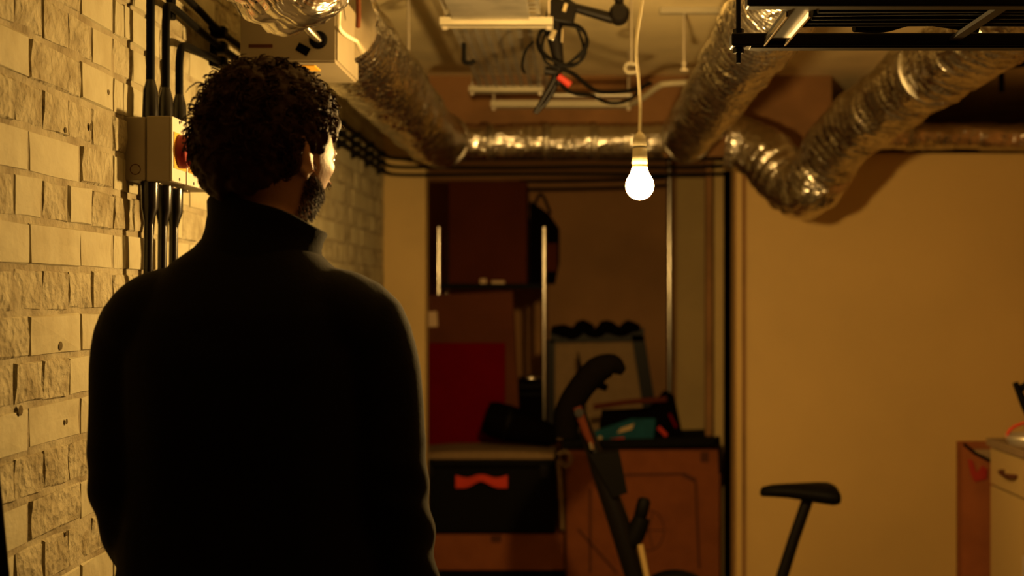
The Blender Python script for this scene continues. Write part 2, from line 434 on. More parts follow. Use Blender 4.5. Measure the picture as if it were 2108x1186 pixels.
def shoulder_arm(s, el, wr):
    sh = P(s*.165, -.005, 1.395)
    body.tube(spline([P(s*.09, 0, 1.37), P(s*.155, -.005, 1.36), (sh+el)/2, el, (el+wr)/2, wr], 4), ease([.045, .040, .038, .034, .033, .027], 4), 20)
EL_L, WR_L = P(-.174, -.025, 1.12), P(-.150, .135, .955)
EL_R, WR_R = P(.208, -.02, 1.115), P(.222, .085, .90)
shoulder_arm(-1, EL_L, WR_L); shoulder_arm(1, EL_R, WR_R)
def hand(s, wr, dr):
    "palm, four unequal curled fingers and a thumb that leaves the side of the palm"
    f = dr.normalized(); side = P(0, 1, 0) if abs(f.y) < .6 else P(0, 0, 1)
    side = (side-f*side.dot(f)).normalized(); nrm = f.cross(side).normalized()*s*-1   # nrm points to the inside of the hand
    if nrm.x*s > 0: nrm = -nrm
    body.tube([wr-f*.01, wr+f*.03, wr+f*.06, wr+f*.088], [.025, .030, .034, .031], 16, oval=1)
    for q, (off, ln) in enumerate(((.030, .070), (.010, .080), (-.010, .074), (-.029, .058))):
        b0 = wr+f*.07+side*off
        p1 = b0+f*.018+side*off*.1; p2 = p1+(f*.9+nrm*.35).normalized()*ln*.42; p3 = p2+(f*.55+nrm*.8).normalized()*ln*.33; p4 = p3+(f*.1+nrm).normalized()*ln*.25
        body.tube([b0, p1, p2, p3, p4], [.010, .0098, .009, .0082, .0068], 10)
    t0 = wr+f*.028+side*.026; body.tube([t0-side*.01, t0+side*.018+f*.018, t0+side*.026+f*.045+nrm*.012, t0+side*.022+f*.068+nrm*.024], [.015, .013, .0105, .0085], 10)
hand(-1, WR_L, (WR_L-EL_L)); hand(1, WR_R, P(.0, .25, -1))
for s in (-1, 1):       # legs and feet
    body.tube(spline([P(s*.085, 0, .92), P(s*.095, 0, .75), P(s*.10, .005, .48), P(s*.105, -.01, .30), P(s*.11, -.02, .09)], 4), ease([.088, .080, .056, .052, .038], 4), 20)
    body.tube([P(s*.11, -.06, .045), P(s*.112, .02, .045), P(s*.118, .10, .035), P(s*.12, .17, .028)], [.034, .040, .036, .022], 16)
me = remesh(body, 'body', .0042, 5, .5); me.materials.append(M['skin']); link_obj('body', me, (0, 0, 0), man)
for s in (-1, 1):
    c = H((s*.031, .0765, .000)); e = MB().ell(c, (.0115, .0115, .0115), n=16, k=10); e = e
    off = wloc(man)
    e.v = [v+off for v in e.v]; eo = e.build('eye', 'eye', man)
    ii = MB().ell(c+HROT @ P(0, .0088, 0), (.0062, .0033, .0062), HROT, n=12, k=8); ii.v = [v+off for v in ii.v]; ii.build('iris', 'iris', eo)

# coat
coat = MB()
coat.rings([(.0, .0, .80, .215, .150), (.0, 0, .88, .212, .148), (0.005, 0, 1.0, .20, .140), (0, -.004, 1.12, .186, .136), (0, -.008, 1.24, .182, .140), (0, -.01, 1.34, .180, .140),
            (0, -.008, 1.40, .172, .128), (0, -.006, 1.44, .145, .112), (0, -.004, 1.475, .112, .095), (0.004, 0, 1.497, .085, .082), (.006, .003, 1.52, .070, .07)], 40, p=2.3)
for s, el, wr in ((-1, EL_L, WR_L), (1, EL_R, WR_R)):
    sh = P(s*.158+(.008 if s < 0 else 0), -.006, 1.372)
    coat.ell(P(s*.133, -.008, 1.388), (.090, .092, .076), ry(s*28))
    tp = [P(s*.10, -.004, 1.385), sh, (sh+el)/2+P(s*.006, 0, 0.02), el+P(0, 0, .02), (el+wr)/2, wr+(wr-el).normalized()*.005]
    coat.tube(spline(tp, 5), ease([.074, .077, .065, .0565, .055, .048], 5), 24)
cm = remesh(coat, 'coat', .006, 9, .5)
cn = [v.normal.copy() for v in cm.vertices]; cc = [v.co.copy() for v in cm.vertices]; new = []
for p, nv in zip(cc, cn):            # soft hanging folds
    f = sstep(1.42, 1.2, p.z)
    nn = noise.noise(Vector((p.x*16, p.y*16, p.z*3.0)))*.0045*f + noise.noise(Vector((p.x*7+3, p.y*7, p.z*9)))*.004
    if abs(p.x) > .15: nn += .003*math.sin(p.z*95+p.y*40+p.x*20)*sstep(1.25, 1.1, p.z)*sstep(.15, .2, abs(p.x))
    new += list(p+nv*nn)
cm.vertices.foreach_set('co', new); cm.update()
cm.materials.append(M['coat']); link_obj('coat', cm, (0, 0, 0), man)
# high stand collar, lower at the front right
cl = MB(); nn_ = 40; vs = []; fs = []
for i, (h, dr) in enumerate([(0, .012), (.25, .006), (.5, .001), (.75, 0), (.95, .003), (1, .001), (.97, -.006), (.6, -.010), (.1, -.008)]):
    for j in range(nn_):
        th = 2*PI*j/nn_; cx, cy = math.cos(th), math.sin(th)
        fwd = .5+.5*math.cos(th-math.radians(40))            # 1 towards the front right
        top = 1.575-.060*fwd; bot = 1.478-.010*fwd
        r0 = .078+.008*fwd; r1 = .071+.026*fwd
        zz = bot+(top-bot)*h; r = r0+(r1-r0)*h+dr
        vs.append(Vector((.006+r*cx+.004*h, .0+r*1.02*cy+.004*h, zz+.002*math.sin(th*5)*h)))
for i in range(8):
    for j in range(nn_): j2 = (j+1) % nn_; fs.append((i*nn_+j, i*nn_+j2, (i+1)*nn_+j2, (i+1)*nn_+j))
cl.add([v+wloc(man) for v in vs], fs, 0, True); cl.build('collar', 'coat', man)
tr = MB()
tr.rings([(0, 0, .80, .17, .118), (0, 0, .90, .172, .12), (0, 0, 1.0, .16, .115)])
for s in (-1, 1): tr.tube(spline([P(s*.085, 0, .86), P(s*.095, 0, .72), P(s*.10, .004, .45), P(s*.108, -.012, .25), P(s*.112, -.02, .07)], 4), ease([.095, .092, .075, .070, .066], 4), 24)
tm = remesh(tr, 'trousers', .008, 5); tm.materials.append(M['trousers']); link_obj('trousers', tm, (0, 0, 0), man)
for s in (-1, 1):
    b = MB().tube([P(s*.11, -.085, .05), P(s*.11, -.055, .055), P(s*.112, .02, .056), P(s*.118, .10, .046), P(s*.12, .18, .036), P(s*.12, .215, .030)], [.022, .042, .047, .044, .034, .012], 18)
    b.v = [Vector((v.x, v.y, max(v.z, .010))) for v in b.v]
    b.v = [v+wloc(man) for v in b.v]; so = b.build('shoe', 'leather', man)
    sl = MB().rings([(s*.114, .06, .0, .043, .148), (s*.114, .06, .012, .045, .15)], 28); sl.v = [v+wloc(man) for v in sl.v]; sl.build('sole', 'black', so)

# hair: a lumpy cap and curls
hb = MB(); rh = random.Random(3)
def scalp(d):   # hair line: high at the face, low at the nape
    x, y, z = d
    lim = .42 if y > .45 else (.08 if y > -.12 else (.08-.68*sstep(-.12, -.42, y)))
    return z-lim
for q in range(800):
    u = rh.uniform(-1, 1); th = rh.uniform(0, 2*PI); c = math.sqrt(1-u*u); d = (c*math.cos(th), c*math.sin(th), u)
    if scalp(d) < 0: continue
    p = head_point(d); grow = (.006+.006*sstep(0, .8, d[2])+.008*sstep(-.1, -.8, d[1]-d[0]*-.4)-.005*sstep(.2, .9, .79*d[0]+.61*d[1]))
    pp = H(p+Vector(d)*grow*.6); hb.ell(pp, (.013+grow*.4,)*3, n=7, k=5)
hm = remesh(hb, 'hair', .004, 3)
new = []
for p, nv in [(v.co.copy(), v.normal.copy()) for v in hm.vertices]: new += list(p+nv*(noise.noise(p*90)*.004+noise.noise(p*40)*.004))
hm.vertices.foreach_set('co', new); hm.update()
hm.materials.append(M['hair']); hair = link_obj('hair', hm, (0, 0, 0), man)
cu = MB()
for q in range(4200):
    u = rh.uniform(-1, 1); th = rh.uniform(0, 2*PI); c = math.sqrt(1-u*u); d = (c*math.cos(th), c*math.sin(th), u)
    e = scalp(d)
    if e < .03 or (d[0] > .3 and d[1] > -.28 and e < .22) or (d[0] < -.3 and d[1] > -.28 and e < .15): continue
    vol = .32+.36*sstep(-.35, .55, d[2])+.45*sstep(-.1, -.8, d[1]+d[0]*.4)*sstep(-.5, -.1, d[2])-.20*sstep(.3, .95, .79*d[0]+.61*d[1]);
    base = H(head_point(d)+Vector(d)*.010); out = (HROT @ Vector(d)); 
    t1 = Vector((rh.uniform(-1, 1), rh.uniform(-1, 1), rh.uniform(-1, .6))); t1 = (t1-out*t1.dot(out)).normalized(); t2 = out.cross(t1)
    ln = rh.uniform(.012, .026)*vol; lay = rh.uniform(.012, .034)*vol; cr = rh.uniform(.003, .007)*(.6+.4*vol); turns = rh.uniform(.5, 1.3); ph = rh.uniform(0, 6.3)
    pts = []
    for i in range(8):
        t = i/7; a = ph+turns*2*PI*t
        pts.append(base+out*(ln*math.sin(t*PI*.62))+t1*(lay*t+cr*math.cos(a)*t**.5)+t2*(cr*math.sin(a)*t**.5))
    cu.tube(pts, [.0013]*6+[.0010, .0004], 3, cap=False)
cu.v = [v+wloc(man) for v in cu.v]; cu.build('curls', 'hair', hair)
be = MB()
for q in range(3500):
    x = rh.uniform(-1, 1); z = rh.uniform(-1, -.1); y = rh.uniform(-.25, 1); L = math.sqrt(x*x+y*y+z*z); d = (x/L, y/L, z/L)
    if d[2] > -.30-.35*max(0, d[1])+.35*sstep(.45, .05, d[1])*1.0 and not (abs(d[0]) < .3 and -.40 < d[2] < -.33 and d[1] > .5): continue
    if d[1] < .16: continue
    if abs(d[0]) < .2 and -.58 < d[2] < -.42 and d[1] > .3: continue
    b0 = H(head_point(d)); out = HROT @ Vector(d); t1 = Vector((rh.uniform(-.5, .5), rh.uniform(-.5, .5), -.8))
    be.tube([b0-out*.001, b0+(out+t1*.5)*.0035, b0+(out+t1*1.1)*.0055], [.0005, .0005, .0002], 3, cap=False)
be.v = [v+wloc(man) for v in be.v]; be.build('beard', 'hair', man, label='short dark beard along the jaw')

# ================================================================ BULB
t = thing('pendant_bulb', (BULB.x, BULB.y, BULB.z-.035), 'lit bare bulb hanging on a pale cord in the middle of the passage', 'light bulb')
prof = [(.002, -.0325)]+[(.0325*math.sin(a), -.0325*math.cos(a)) for a in [x*.2 for x in range(1, 12)]]+[(.0225, .0255), (.0195, .031), (.0178, .037), (.0172, .044)]
MB().lathe(BULB, prof, n=32).build('glass', 'glow', t)
MB().lathe(BULB, [(.0170, .040), (.0180, .043), (.0180, .048), (.0150, .050)], n=28).build('bulb_collar', 'white', t)
so = MB().lathe(BULB, [(.0172, .048), (.0180, .052), (.0170, .089), (.0155, .090)], n=28).build('socket', 'cream', t)
MB().lathe(BULB, [(.0158, .090), (.0158, .0935)], n=28).build('socket_ring', 'black', so)
MB().lathe(BULB, [(.0168, .0935), (.0165, .104), (.0145, .116), (.008, .124), (.004, .127)], n=28).build('socket_cap', 'cream', so)
cp = [BULB+Vector(v) for v in ((0, 0, .122), (.001, 0, .19), (-.003, 0, .26), (-.008, .0, .31), (-.006, 0, .36), (.006, 0, .44), (.012, 0, .52), (.008, 0, .62))]+[Vector((BULB.x, BULB.y, CEIL-.03))]
MB().tube(spline(cp, 8), .0038, 10).build('cord', 'cord', t)
MB().lathe((BULB.x, BULB.y, CEIL-.035), [(.012, 0), (.035, .012), (.045, .034)], n=24).build('ceiling_rose', 'cream', t)

# ================================================================ ISOLATORS AND CABLES ON THE BRICK WALL
isoY = [2.493, 2.588, 2.678]; ZB, ZT = CAMZ+.222, CAMZ+.352
names = ['grey rotary isolator box nearest the camera, red switch on yellow plate', 'middle grey isolator box of three, half hidden by the man', 'last of three grey isolator boxes, almost hidden behind the head']
for i, y0 in enumerate(isoY):
    y1 = y0+.088; x0, x1 = WX+.006, WX+.094
    t = thing('isolator_switch', (WX+.05, (y0+y1)/2, ZB), names[i], 'switch box', 'grey isolator boxes on the brick wall')
    MB().box2((WX-.004, y0+.002, ZB+.002), (WX+.040, y1-.002, ZT-.002), bev=.003).build('back_box', 'grey', t)
    MB().box2((WX+.042, y0, ZB), (x1-.004, y1, ZT), bev=.003).build('front_box', 'grey', t)
    lid = MB().box2((x1-.004, y0+.001, ZB+.001), (x1, y1-.001, ZT-.001), bev=.0015).build('lid', 'greylid', t)
    for (yy, zz) in ((.5, .06), (.5, .94)):
        MB().lathe((x1-.001, y0+(y1-y0)*yy, ZB+(ZT-ZB)*zz), [(.0035, 0), (.0035, .0018)], (1, 0, 0), 10).build('screw', 'black', lid)
    zc = CAMZ+.285; yc = (y0+y1)/2
    MB().box2((x1-.0005, y0+.006, zc-.036), (x1+.002, y1-.006, zc+.036)).build('yellow_plate', 'yellow', t)
    kn = MB().lathe((x1, yc, zc), [(.034, .002), (.034, .012), (.031, .016), (.031, .020)], (1, 0, 0), 28).build('rotary_dial', 'red', t)
    MB().box((x1+.025, yc, zc), (.016, .016, .058), rx(0), bev=.004).build('dial_grip', 'red', kn)
    MB().tube([(WX+.020+.010*math.cos(a), y0+.0018, ZB+.024+.010*math.sin(a)) for a in [2*PI*q/24 for q in range(25)]], .0009, 6).build('knockout', 'tape', t)
    MB().lathe((WX+.042, yc, ZB), [(.017, 0), (.017, -.004), (.015, -.004)], n=12).build('gland_nut', 'steel', t)
labs = ['thick black cable rising from the first isolator box, out of frame at the top', 'black cable curving from the middle isolator box up to the clips', 'brown-black cable bending low from the third isolator box']
for i in range(3):
    yc = isoY[i]+.044; X = WX+.036; zt = [.665, .612, .545][i]; ze = [.640, .602, .566][i]
    sh = MB().tube([(X, yc, ZT-.001), (X, yc, ZT+.055), (X, yc, ZT+.078)], [.0165, .0145, .0085], 16)
    pts = [(X, yc, ZT+.07), (X, yc, CAMZ+zt-.09), (X-.003, yc+.012, CAMZ+zt-.035), (X-.008, yc+.055, CAMZ+zt), (WX+.025, 2.90, CAMZ+(zt+ze)/2), (WX+.025, 3.1, CAMZ+ze)]
    for yy in (3.7, 4.3, 4.9, 5.4, 5.70): pts.append((WX+.025, yy, CAMZ+ze-.008*(yy-3.1)/2.6+R.uniform(-.002, .002)))
    zz = CAMZ+ze-.010
    pts += [(WX+.04, 5.82, zz-.002), (WX+.10, 5.865, zz-.004), (WX+.25, 5.872, zz-.004), (-.3, 5.872, zz-.003+R.uniform(-.004, .004)), (.1, 5.872, zz), (.45, 5.872, zz-.004), (.70, 5.872, zz)]
    t = thing('power_cable', (X, yc, ZT), labs[i], 'cable', 'three black cables clipped along the brick wall')
    MB().tube(spline(pts, 6), .0085, 12).build('sheath', 'black', t); sh.build('gland_shroud', 'blackgloss', t)
    yd = [2.515, 2.600, 2.672][i]
    labs2 = ['glossy black cable dropping from the first isolator box', 'glossy black cable dropping from the middle isolator box', 'glossy black cable dropping from the third isolator box']
    t = thing('drop_cable', (X, yd, 0), labs2[i], 'cable', 'black cables dropping below the isolator boxes')
    MB().tube([(X+.006, yd, ZB+.001), (X+.006, yd, ZB-.050), (X+.004, yd, ZB-.074), (X+.004, yd, ZB-.084)], [.0175, .0165, .0105, .009], 18).build('gland_shroud', 'blackgloss', t)
    dp = [(X+.004, yd, ZB-.07), (X+.002, yd+.001, ZB-.2), (X, yd-.004, 1.2), (X-.008, yd-.01, .9), (X-.008, yd-.01, .4), (X-.008, yd-.01, .0)]
    MB().tube(spline(dp, 5), .0095, 12).build('sheath', 'blackgloss', t)
for k in range(10):
    yy = [2.76, 3.08][k] if k < 2 else 3.08+.325*(k-1)
    if yy > 5.8: break
    t = thing('cable_cleat', (WX+.02, yy, CAMZ+.55), ['black cable cleat on the brick wall nearest the isolator boxes', 'black cable cleat just above the left of the man\'s hair', '%s black cable cleat in the row behind the man, towards the far corner' % ['', '', 'first', 'second', 'third', 'fourth', 'fifth', 'sixth', 'seventh', 'eighth'][k]][min(k, 2)], 'cable clip', 'black cleats holding the wall cables')
    hi = [.675, .66][k] if k < 2 else .655-.003*k
    lo = [.585, .555][k] if k < 2 else .545-.001*k
    if k == 0: lo = .60
    MB().box2((WX+.0, yy-.013, CAMZ+lo), (WX+.014, yy+.013, CAMZ+hi), bev=.003).build('backplate', 'black', t)
    cz = [.638, .601, .564]
    for z in (cz if k else [.66]):
        z -= .003*max(0, k-1)*.32
        MB().box2((WX+.012, yy-.017, CAMZ+z-.013), (WX+.040, yy+.017, CAMZ+z+.013), bev=.004).build('clamp', 'black', t)

# wooden edge: slim black pole at the left border
a, b = W(-62, 640, 1.72), W(8, 1400, 1.72)
d = (b-a); b = a+d*((a.z)/(a.z-b.z))
MB().tube([a, (a+b)/2, b], [.018, .020, .022], 14).build('pole', 'blackmetal', label='dark pole leaning by the brick wall at the bottom left corner', cat='pole')

# ================================================================ DUCTS
def duct(name, pts, r, label, seg=14, bands=(), matn='foil', corr=.0055, pitch=.046, wr=.010, n=48, seed=0, rs=None, group=None):
    path = spline(pts, seg); L = 0; dist = [0]
    fine = []
    for i in range(len(path)-1):     # resample so the corrugation reads
        k = max(1, int((path[i+1]-path[i]).length/.010))
        for q in range(k): fine.append(path[i].lerp(path[i+1], q/k))
    fine.append(path[-1])
    for i in range(1, len(fine)): L += (fine[i]-fine[i-1]).length; dist.append(L)
    def fn(i, th, rr, p):
        s = dist[i]; rr = rr if rs is None else rr*(rs[0]+(rs[1]-rs[0])*s/L)
        q = Vector((math.cos(th)*1.6+seed, math.sin(th)*1.6, s*7))
        w1 = noise.noise(q)*wr; w2 = noise.noise(Vector((math.cos(th)*5+seed, math.sin(th)*5, s*32)))*wr*.55
        rib = abs(math.sin(PI*(s/pitch)+.35*noise.noise(q*1.3)))
        return rr+w1+w2+corr*(rib-.5)*2*(.5+noise.noise(q*.8+Vector((5, 0, 0))))
    base = min(fine, key=lambda p: p.z)
    t = thing(name, fine[len(fine)//2]-Vector((0, 0, r)), label, 'duct', group)
    MB().tube(fine, r, n, fn=fn, uv=r, dist=dist).build('foil_sleeve', matn, t)
    for bq in bands:
        i = min(len(fine)-4, max(3, int(bq*len(fine)))); dr = (fine[i+1]-fine[i-1]).normalized()
        def bf(ii, th, rr, p): return rr+noise.noise(Vector((math.cos(th)*3, math.sin(th)*3, bq*30+ii)))*.003
        MB().tube([fine[i]-dr*.018, fine[i]-dr*.016, fine[i]-dr*.006, fine[i]+dr*.006, fine[i]+dr*.016, fine[i]+dr*.018], [r*.98, r+.007, r+.0085, r+.0085, r+.007, r*.98], n, fn=bf).build('joint_band', 'foilband', t)
    return t
zc = CAMZ
duct('foil_duct', [(-.600, 3.12, zc+.672), (-.60, 3.9, zc+.672), (-.60, 4.7, zc+.668), (-.60, 5.3, zc+.672), (-.578, 5.62, zc+.68)], .116, 'long foil duct running along the ceiling on the left, from the panel box', bands=(.985,), seed=1)
duct('foil_duct', [(-.585, 5.66, zc+.682), (-.48, 5.72, zc+.686), (-.3, 5.735, zc+.690), (0, 5.735, zc+.690), (.25, 5.735, zc+.690), (.41, 5.72, zc+.690)], .074, 'short straight foil duct crossing behind the bulb above the storage opening', bands=(.13, .28, .53, .72), seed=5, wr=.006, corr=.002)
duct('foil_duct', [(.495, 2.55, zc+.705), (.495, 3.4, zc+.70), (.495, 4.3, zc+.69), (.495, 5.0, zc+.69), (.50, 5.60, zc+.69)], .106, 'foil duct running along the ceiling just right of the bulb cord', bands=(.985,), seed=9)
hook = [W(2215, -80, 3.25), W(2055, 45, 3.7), W(1930, 135, 4.15), W(1832, 205, 4.62), W(1745, 275, 5.02), W(1700, 335, 5.25), W(1668, 385, 5.36), W(1628, 378, 5.46), W(1585, 330, 5.56), W(1540, 302, 5.64), W(1500, 294, 5.66)]
duct('foil_duct', hook, .124, 'sagging foil duct with a hooked bend, in front of the pale partition', seg=8, bands=(.36,), seed=14, rs=(1.02, .98), wr=.013, corr=.0075, pitch=.055)
duct('foil_duct', [W(1700, 282, 5.80), W(1850, 280, 5.86), W(2000, 281, 5.9), W(2150, 283, 5.93), W(2500, 286, 5.93)], .060, 'thin foil duct lying along the top of the partition', bands=(.2, .55), seed=20, wr=.010, corr=.002, n=36)
# near crinkled duct above the panel box
duct('foil_duct', [W(395, -330, 2.50), W(500, -150, 2.56), W(590, -35, 2.66), W(672, -110, 2.74), W(735, -230, 2.80)], .105, 'crinkled foil duct bending over the front of the panel box, top left', seed=31, bands=(), matn='foil', corr=.009, pitch=.036, wr=.014)

# panel box
t = thing('plenum_box', (-.65, 3.0, zc+.535), 'beige panel box on the left duct, with a yellow sticker underneath', 'duct box')
x0, x1, y0, y1, z0_, z1_ = -.765, -.545, 2.9, 3.18, zc+.535, zc+.70
MB().box2((x0, y0, z0_), (x1, y1, z1_), bev=.003).build('casing', 'plenum', t)
MB().box2((x1-.001, y0+.002, z0_+.002), (x1+.004, y1-.002, z1_-.002), bev=.001).build('side_panel', 'plenum', t)
MB().box2((x0+.002, y0+.004, z0_-.004), (x1-.002, y1-.002, z0_+.001), bev=.001).build('bottom_panel', 'plenum', t)
MB().box2((-.66, 2.93, z0_-.006), (-.60, 3.0, z0_-.0035)).build('sticker', 'yellow', t)
c = W(655, 82, 2.9)
MB().lathe(c+Vector((0, .006, 0)), [(.021, 0), (.021, -.008), (.015, -.010)], (0, 1, 0), 20).build('collar', 'black', t)
MB().tube([c, c+Vector((-.012, -.045, .012)), c+Vector((-.03, -.09, .035))], .010, 16).build('spigot', 'steel', t)
MB().box(c+Vector((-.035, 0, -.022)), (.03, .004, .02), ry(30)).build('torn_tape', 'dark', t)
MB().box2((x0+.02, y0-.002, z0_+.03), (x0+.075, y0-.0005, z0_+.038)).build('printed_strip', 'tape', t)
MB().tube(spline([W(705, -60, 2.88), W(698, 30, 2.88), W(700, 60, 2.88), W(725, 80, 3.05), W(752, 92, 3.3), W(775, 110, 3.6), W(800, 135, 3.9), W(840, 137, 4.15)], 6), .0045, 8).build('loose_wire', 'cord', label='thin pale wire looping from the panel box to the hanger rod', cat='wire')
MB().tube(spline([W(735, -60, 2.95), W(738, 20, 2.97), W(737, 55, 3.0)], 6), .006, 8).build('short_pipe', 'cartonmid', label='short rust-brown pipe beside the panel box at the top edge', cat='pipe')

# hanger rods with their channels
def hanger(px, ybot, Y, x0, x1, lab):
    p = W(px, ybot, Y); t = thing('duct_hanger', (p.x, Y, p.z), lab, 'hanger', 'threaded rods holding the ducts')
    xa, xb = (x0-VX)/FPX*Y, (x1-VX)/FPX*Y
    MB().tube([(p.x, Y, p.z), (p.x, Y, CEIL-.02)], .0045, 10).build('rod', 'rod', t)
    MB().box2((xa, Y-.02, CEIL-.022), (xb, Y+.02, CEIL), bev=.002).build('channel', 'cream', t)
    for zz in (p.z+.004, p.z+.020): MB().lathe((p.x, Y, zz), [(.010, 0), (.010, .009)], n=6, sm=False).build('nut', 'rod', t)
    MB().box2((p.x-.012, Y-.015, p.z-.004), (p.x+.012, Y+.015, p.z+.003)).build('strap', 'rod', t)
hanger(841, 140, 4.25, 758, 864, 'hanger rod reaching down to the left duct')
hanger(1408, 145, 4.50, 1358, 1492, 'hanger rod reaching down to the duct right of the bulb')

# ================================================================ GALVANISED TRAY UNDER THE CEILING
TZ = zc+.80; tx0, tx1 = -.365, -.095
t = thing('galvanised_tray', ((tx0+tx1)/2, 4.0, TZ), 'galvanised perforated cable tray hanging below the ceiling, centre', 'cable tray')
def plate(x0, x1, y0, y1, z, th, nx, ny, hole=.40):
    "perforated sheet: every cell is a square ring round an octagonal hole"
    mb = MB(); dx, dy = (x1-x0)/nx, (y1-y0)/ny; vs = []; fs = []
    for i in range(nx):
        for j in range(ny):
            cx, cy = x0+dx*(i+.5), y0+dy*(j+.5); o = len(vs)
            sq = [(-1, -1), (0, -1), (1, -1), (1, 0), (1, 1), (0, 1), (-1, 1), (-1, 0)]
            for (a, b) in sq: vs.append((cx+a*dx/2, cy+b*dy/2, z))
            for (a, b) in sq:
                L = math.hypot(a, b); vs.append((cx+a/L*dx*hole, cy+b/L*dy*hole*.8, z))
            for q in range(8): q2 = (q+1) % 8; fs.append((o+q, o+q2, o+8+q2, o+8+q))
    return mb.add(vs, fs)
plate(tx0+.004, tx1-.004, 2.9, 5.0, TZ, .002, 8, 44).build('perforated_sheet', 'galv', t)
MB().box2((tx0, 2.9, TZ-.001), (tx0+.003, 5.0, TZ+.045)).build('flange', 'galv', t)
MB().box2((tx1-.003, 2.9, TZ-.001), (tx1, 5.0, TZ+.045)).build('flange', 'galv', t)
MB().box2((tx0+.02, 2.9, TZ-.016), (tx0+.24, 3.62, TZ-.002), bev=.002).build('cover_plate', 'galv', t)
sp = [(905, 1138, 44, 3.62, .025, 'cream strut under the near part of the perforated tray'), (965, 1118, 183, 4.90, .026, 'pale strut under the middle of the perforated tray'), (1010, 1300, 214, 5.28, .030, 'long worn strut across the far end of the perforated tray')]
for (a, b, py, Y, h, lab) in sp:
    p0, p1 = W(a, py, Y), W(b, py, Y)
    t = thing('strut_channel', ((p0.x+p1.x)/2, Y, p0.z-h/2), lab, 'strut', 'struts carrying the perforated tray')
    MB().box2((p0.x, Y-.002, p0.z-h/2), (p1.x, Y+.001, p0.z+h/2)).box2((p0.x, Y-.002, p0.z-h/2), (p1.x, Y+.038, p0.z-h/2+.003)).box2((p0.x, Y+.036, p0.z-h/2), (p1.x, Y+.039, p0.z+h/2)).build('channel', 'cream', t)
    for xx in (p0.x+.012, p1.x-.012):
        MB().tube([(xx, Y+.018, p0.z-h/2), (xx, Y+.018, CEIL)], .004, 8).build('rod', 'rod', t)
        MB().lathe((xx, Y+.018, p0.z-h/2-.008), [(.009, 0), (.009, .008)], n=6, sm=False).build('nut', 'rod', t)
p = W(955, 122, 3.9)
MB().tube(spline([p+Vector((0, 0, .05)), p+Vector((0, 0, .01)), p+Vector((.002, 0, -.008)), p+Vector((.02, 0, -.012)), p+Vector((.035, 0, -.004))], 5), .007, 8).build('hook', 'black', label='small black hook left of the perforated tray', cat='hook')
pts = [W(1455, 168, 5.0), W(1375, 172, 5.0), W(1355, 178, 5.02), W(1325, 200, 5.1), W(1300, 214, 5.2)]
MB().tube(spline(pts, 5), .012, 10).build('conduit', 'cream', label='cream conduit elbow right of the tray struts', cat='conduit')
p = W(1300, 140, 4.3)
t = thing('pipe_clip', p, 'small white pipe clip left of the bulb cord', 'clip')
MB().tube(spline([p+Vector((.02, 0, .012)), p+Vector((-.012, 0, .015)), p+Vector((-.022, 0, 0)), p+Vector((-.012, 0, -.015)), p+Vector((.022, 0, -.013))], 5), .006, 8).build('loop', 'cream', t)
MB().tube([p+Vector((0, 0, .015)), Vector((p.x, p.y, CEIL))], .004, 8).build('stem', 'rod', t)
MB().tube([W(1120, 196, 5.25), W(1300, 196, 5.25)], .010, 8).build('cross_pipe', 'galv', label='slim pipe lying above the long worn strut', cat='pipe')

# articulated arm, coil and cables
Y = 3.72
t = thing('articulated_arm', W(1160, 60, Y), 'black articulated clamp arm hanging beside the perforated tray', 'clamp arm')
MB().tube([W(1135, 5, Y), W(1190, 18, Y), W(1262, 38, Y)], [.017, .014, .017], 12).build('upper_arm', 'blackmetal', t)
MB().tube([W(1140, -20, Y), W(1200, 22, Y+.02), W(1275, 45, Y+.02)], .006, 10).build('lower_rod', 'blackmetal', t)
MB().lathe(W(1275, 25, Y-.03), [(.020, 0), (.030, .01), (.030, .05), (.020, .06)], (0, 1, 0), 18).build('knob', 'blackmetal', t)
MB().tube([W(1272, -25, Y), W(1276, 20, Y)], .014, 12).build('grip', 'blackmetal', t)
MB().box(W(1155, 28, Y), (.085, .05, .06), ry(12), bev=.006).build('joint_block', 'blackmetal', t)
MB().tube([W(1150, 20, Y), W(1140, 70, Y), W(1152, 140, Y)], [.017, .024, .014], 14).build('vertical_arm', 'blackmetal', t)
MB().box(W(1137, 72, Y-.03), (.018, .01, .030), ry(20), bev=.002).build('silver_plate', 'steel', t)
MB().tube([W(1158, 60, Y-.03), W(1157, 88, Y-.03)], .005, 8).build('silver_pin', 'steel', t)
MB().tube([W(1165, 10, Y-.02), W(1160, 26, Y-.03)], .008, 8).build('silver_bolt', 'steel', t)
coil = []
for q in range(70):
    a = q/70*2*PI*3.2; rr = 46+6*math.sin(q*.7); coil.append(W(1158+rr*math.cos(a), 90+rr*.98*math.sin(a), Y-.02+.05*noise.noise(Vector((q*.2, 0, 0)))))
MB().tube(spline(coil, 2), .0045, 8).build('cable_coil', 'black', label='coil of black cable hung on the articulated arm', cat='cable')
t = thing('spring_clamp', W(1130, 180, Y), 'black spring clamp with long prongs and red tape, below the coil', 'clamp')
MB().tube(spline([W(1152, 130, Y), W(1140, 165, Y), W(1120, 200, Y), W(1100, 233, Y)], 4), ease([.012, .010, .007, .006], 4), 10).build('prong', 'blackmetal', t)
MB().tube(spline([W(1150, 130, Y+.02), W(1145, 170, Y+.02), W(1128, 205, Y+.02), W(1104, 233, Y+.02)], 4), ease([.012, .009, .007, .006], 4), 10).build('prong', 'blackmetal', t)
MB().tube([W(1122, 145, Y), W(1150, 150, Y), W(1150, 175, Y)], .014, 10).build('jaw', 'blackmetal', t)
MB().tube([W(1150, 157, Y-.02), W(1174, 175, Y-.02)], [.010, .011], 12).build('red_tape', 'red', t)
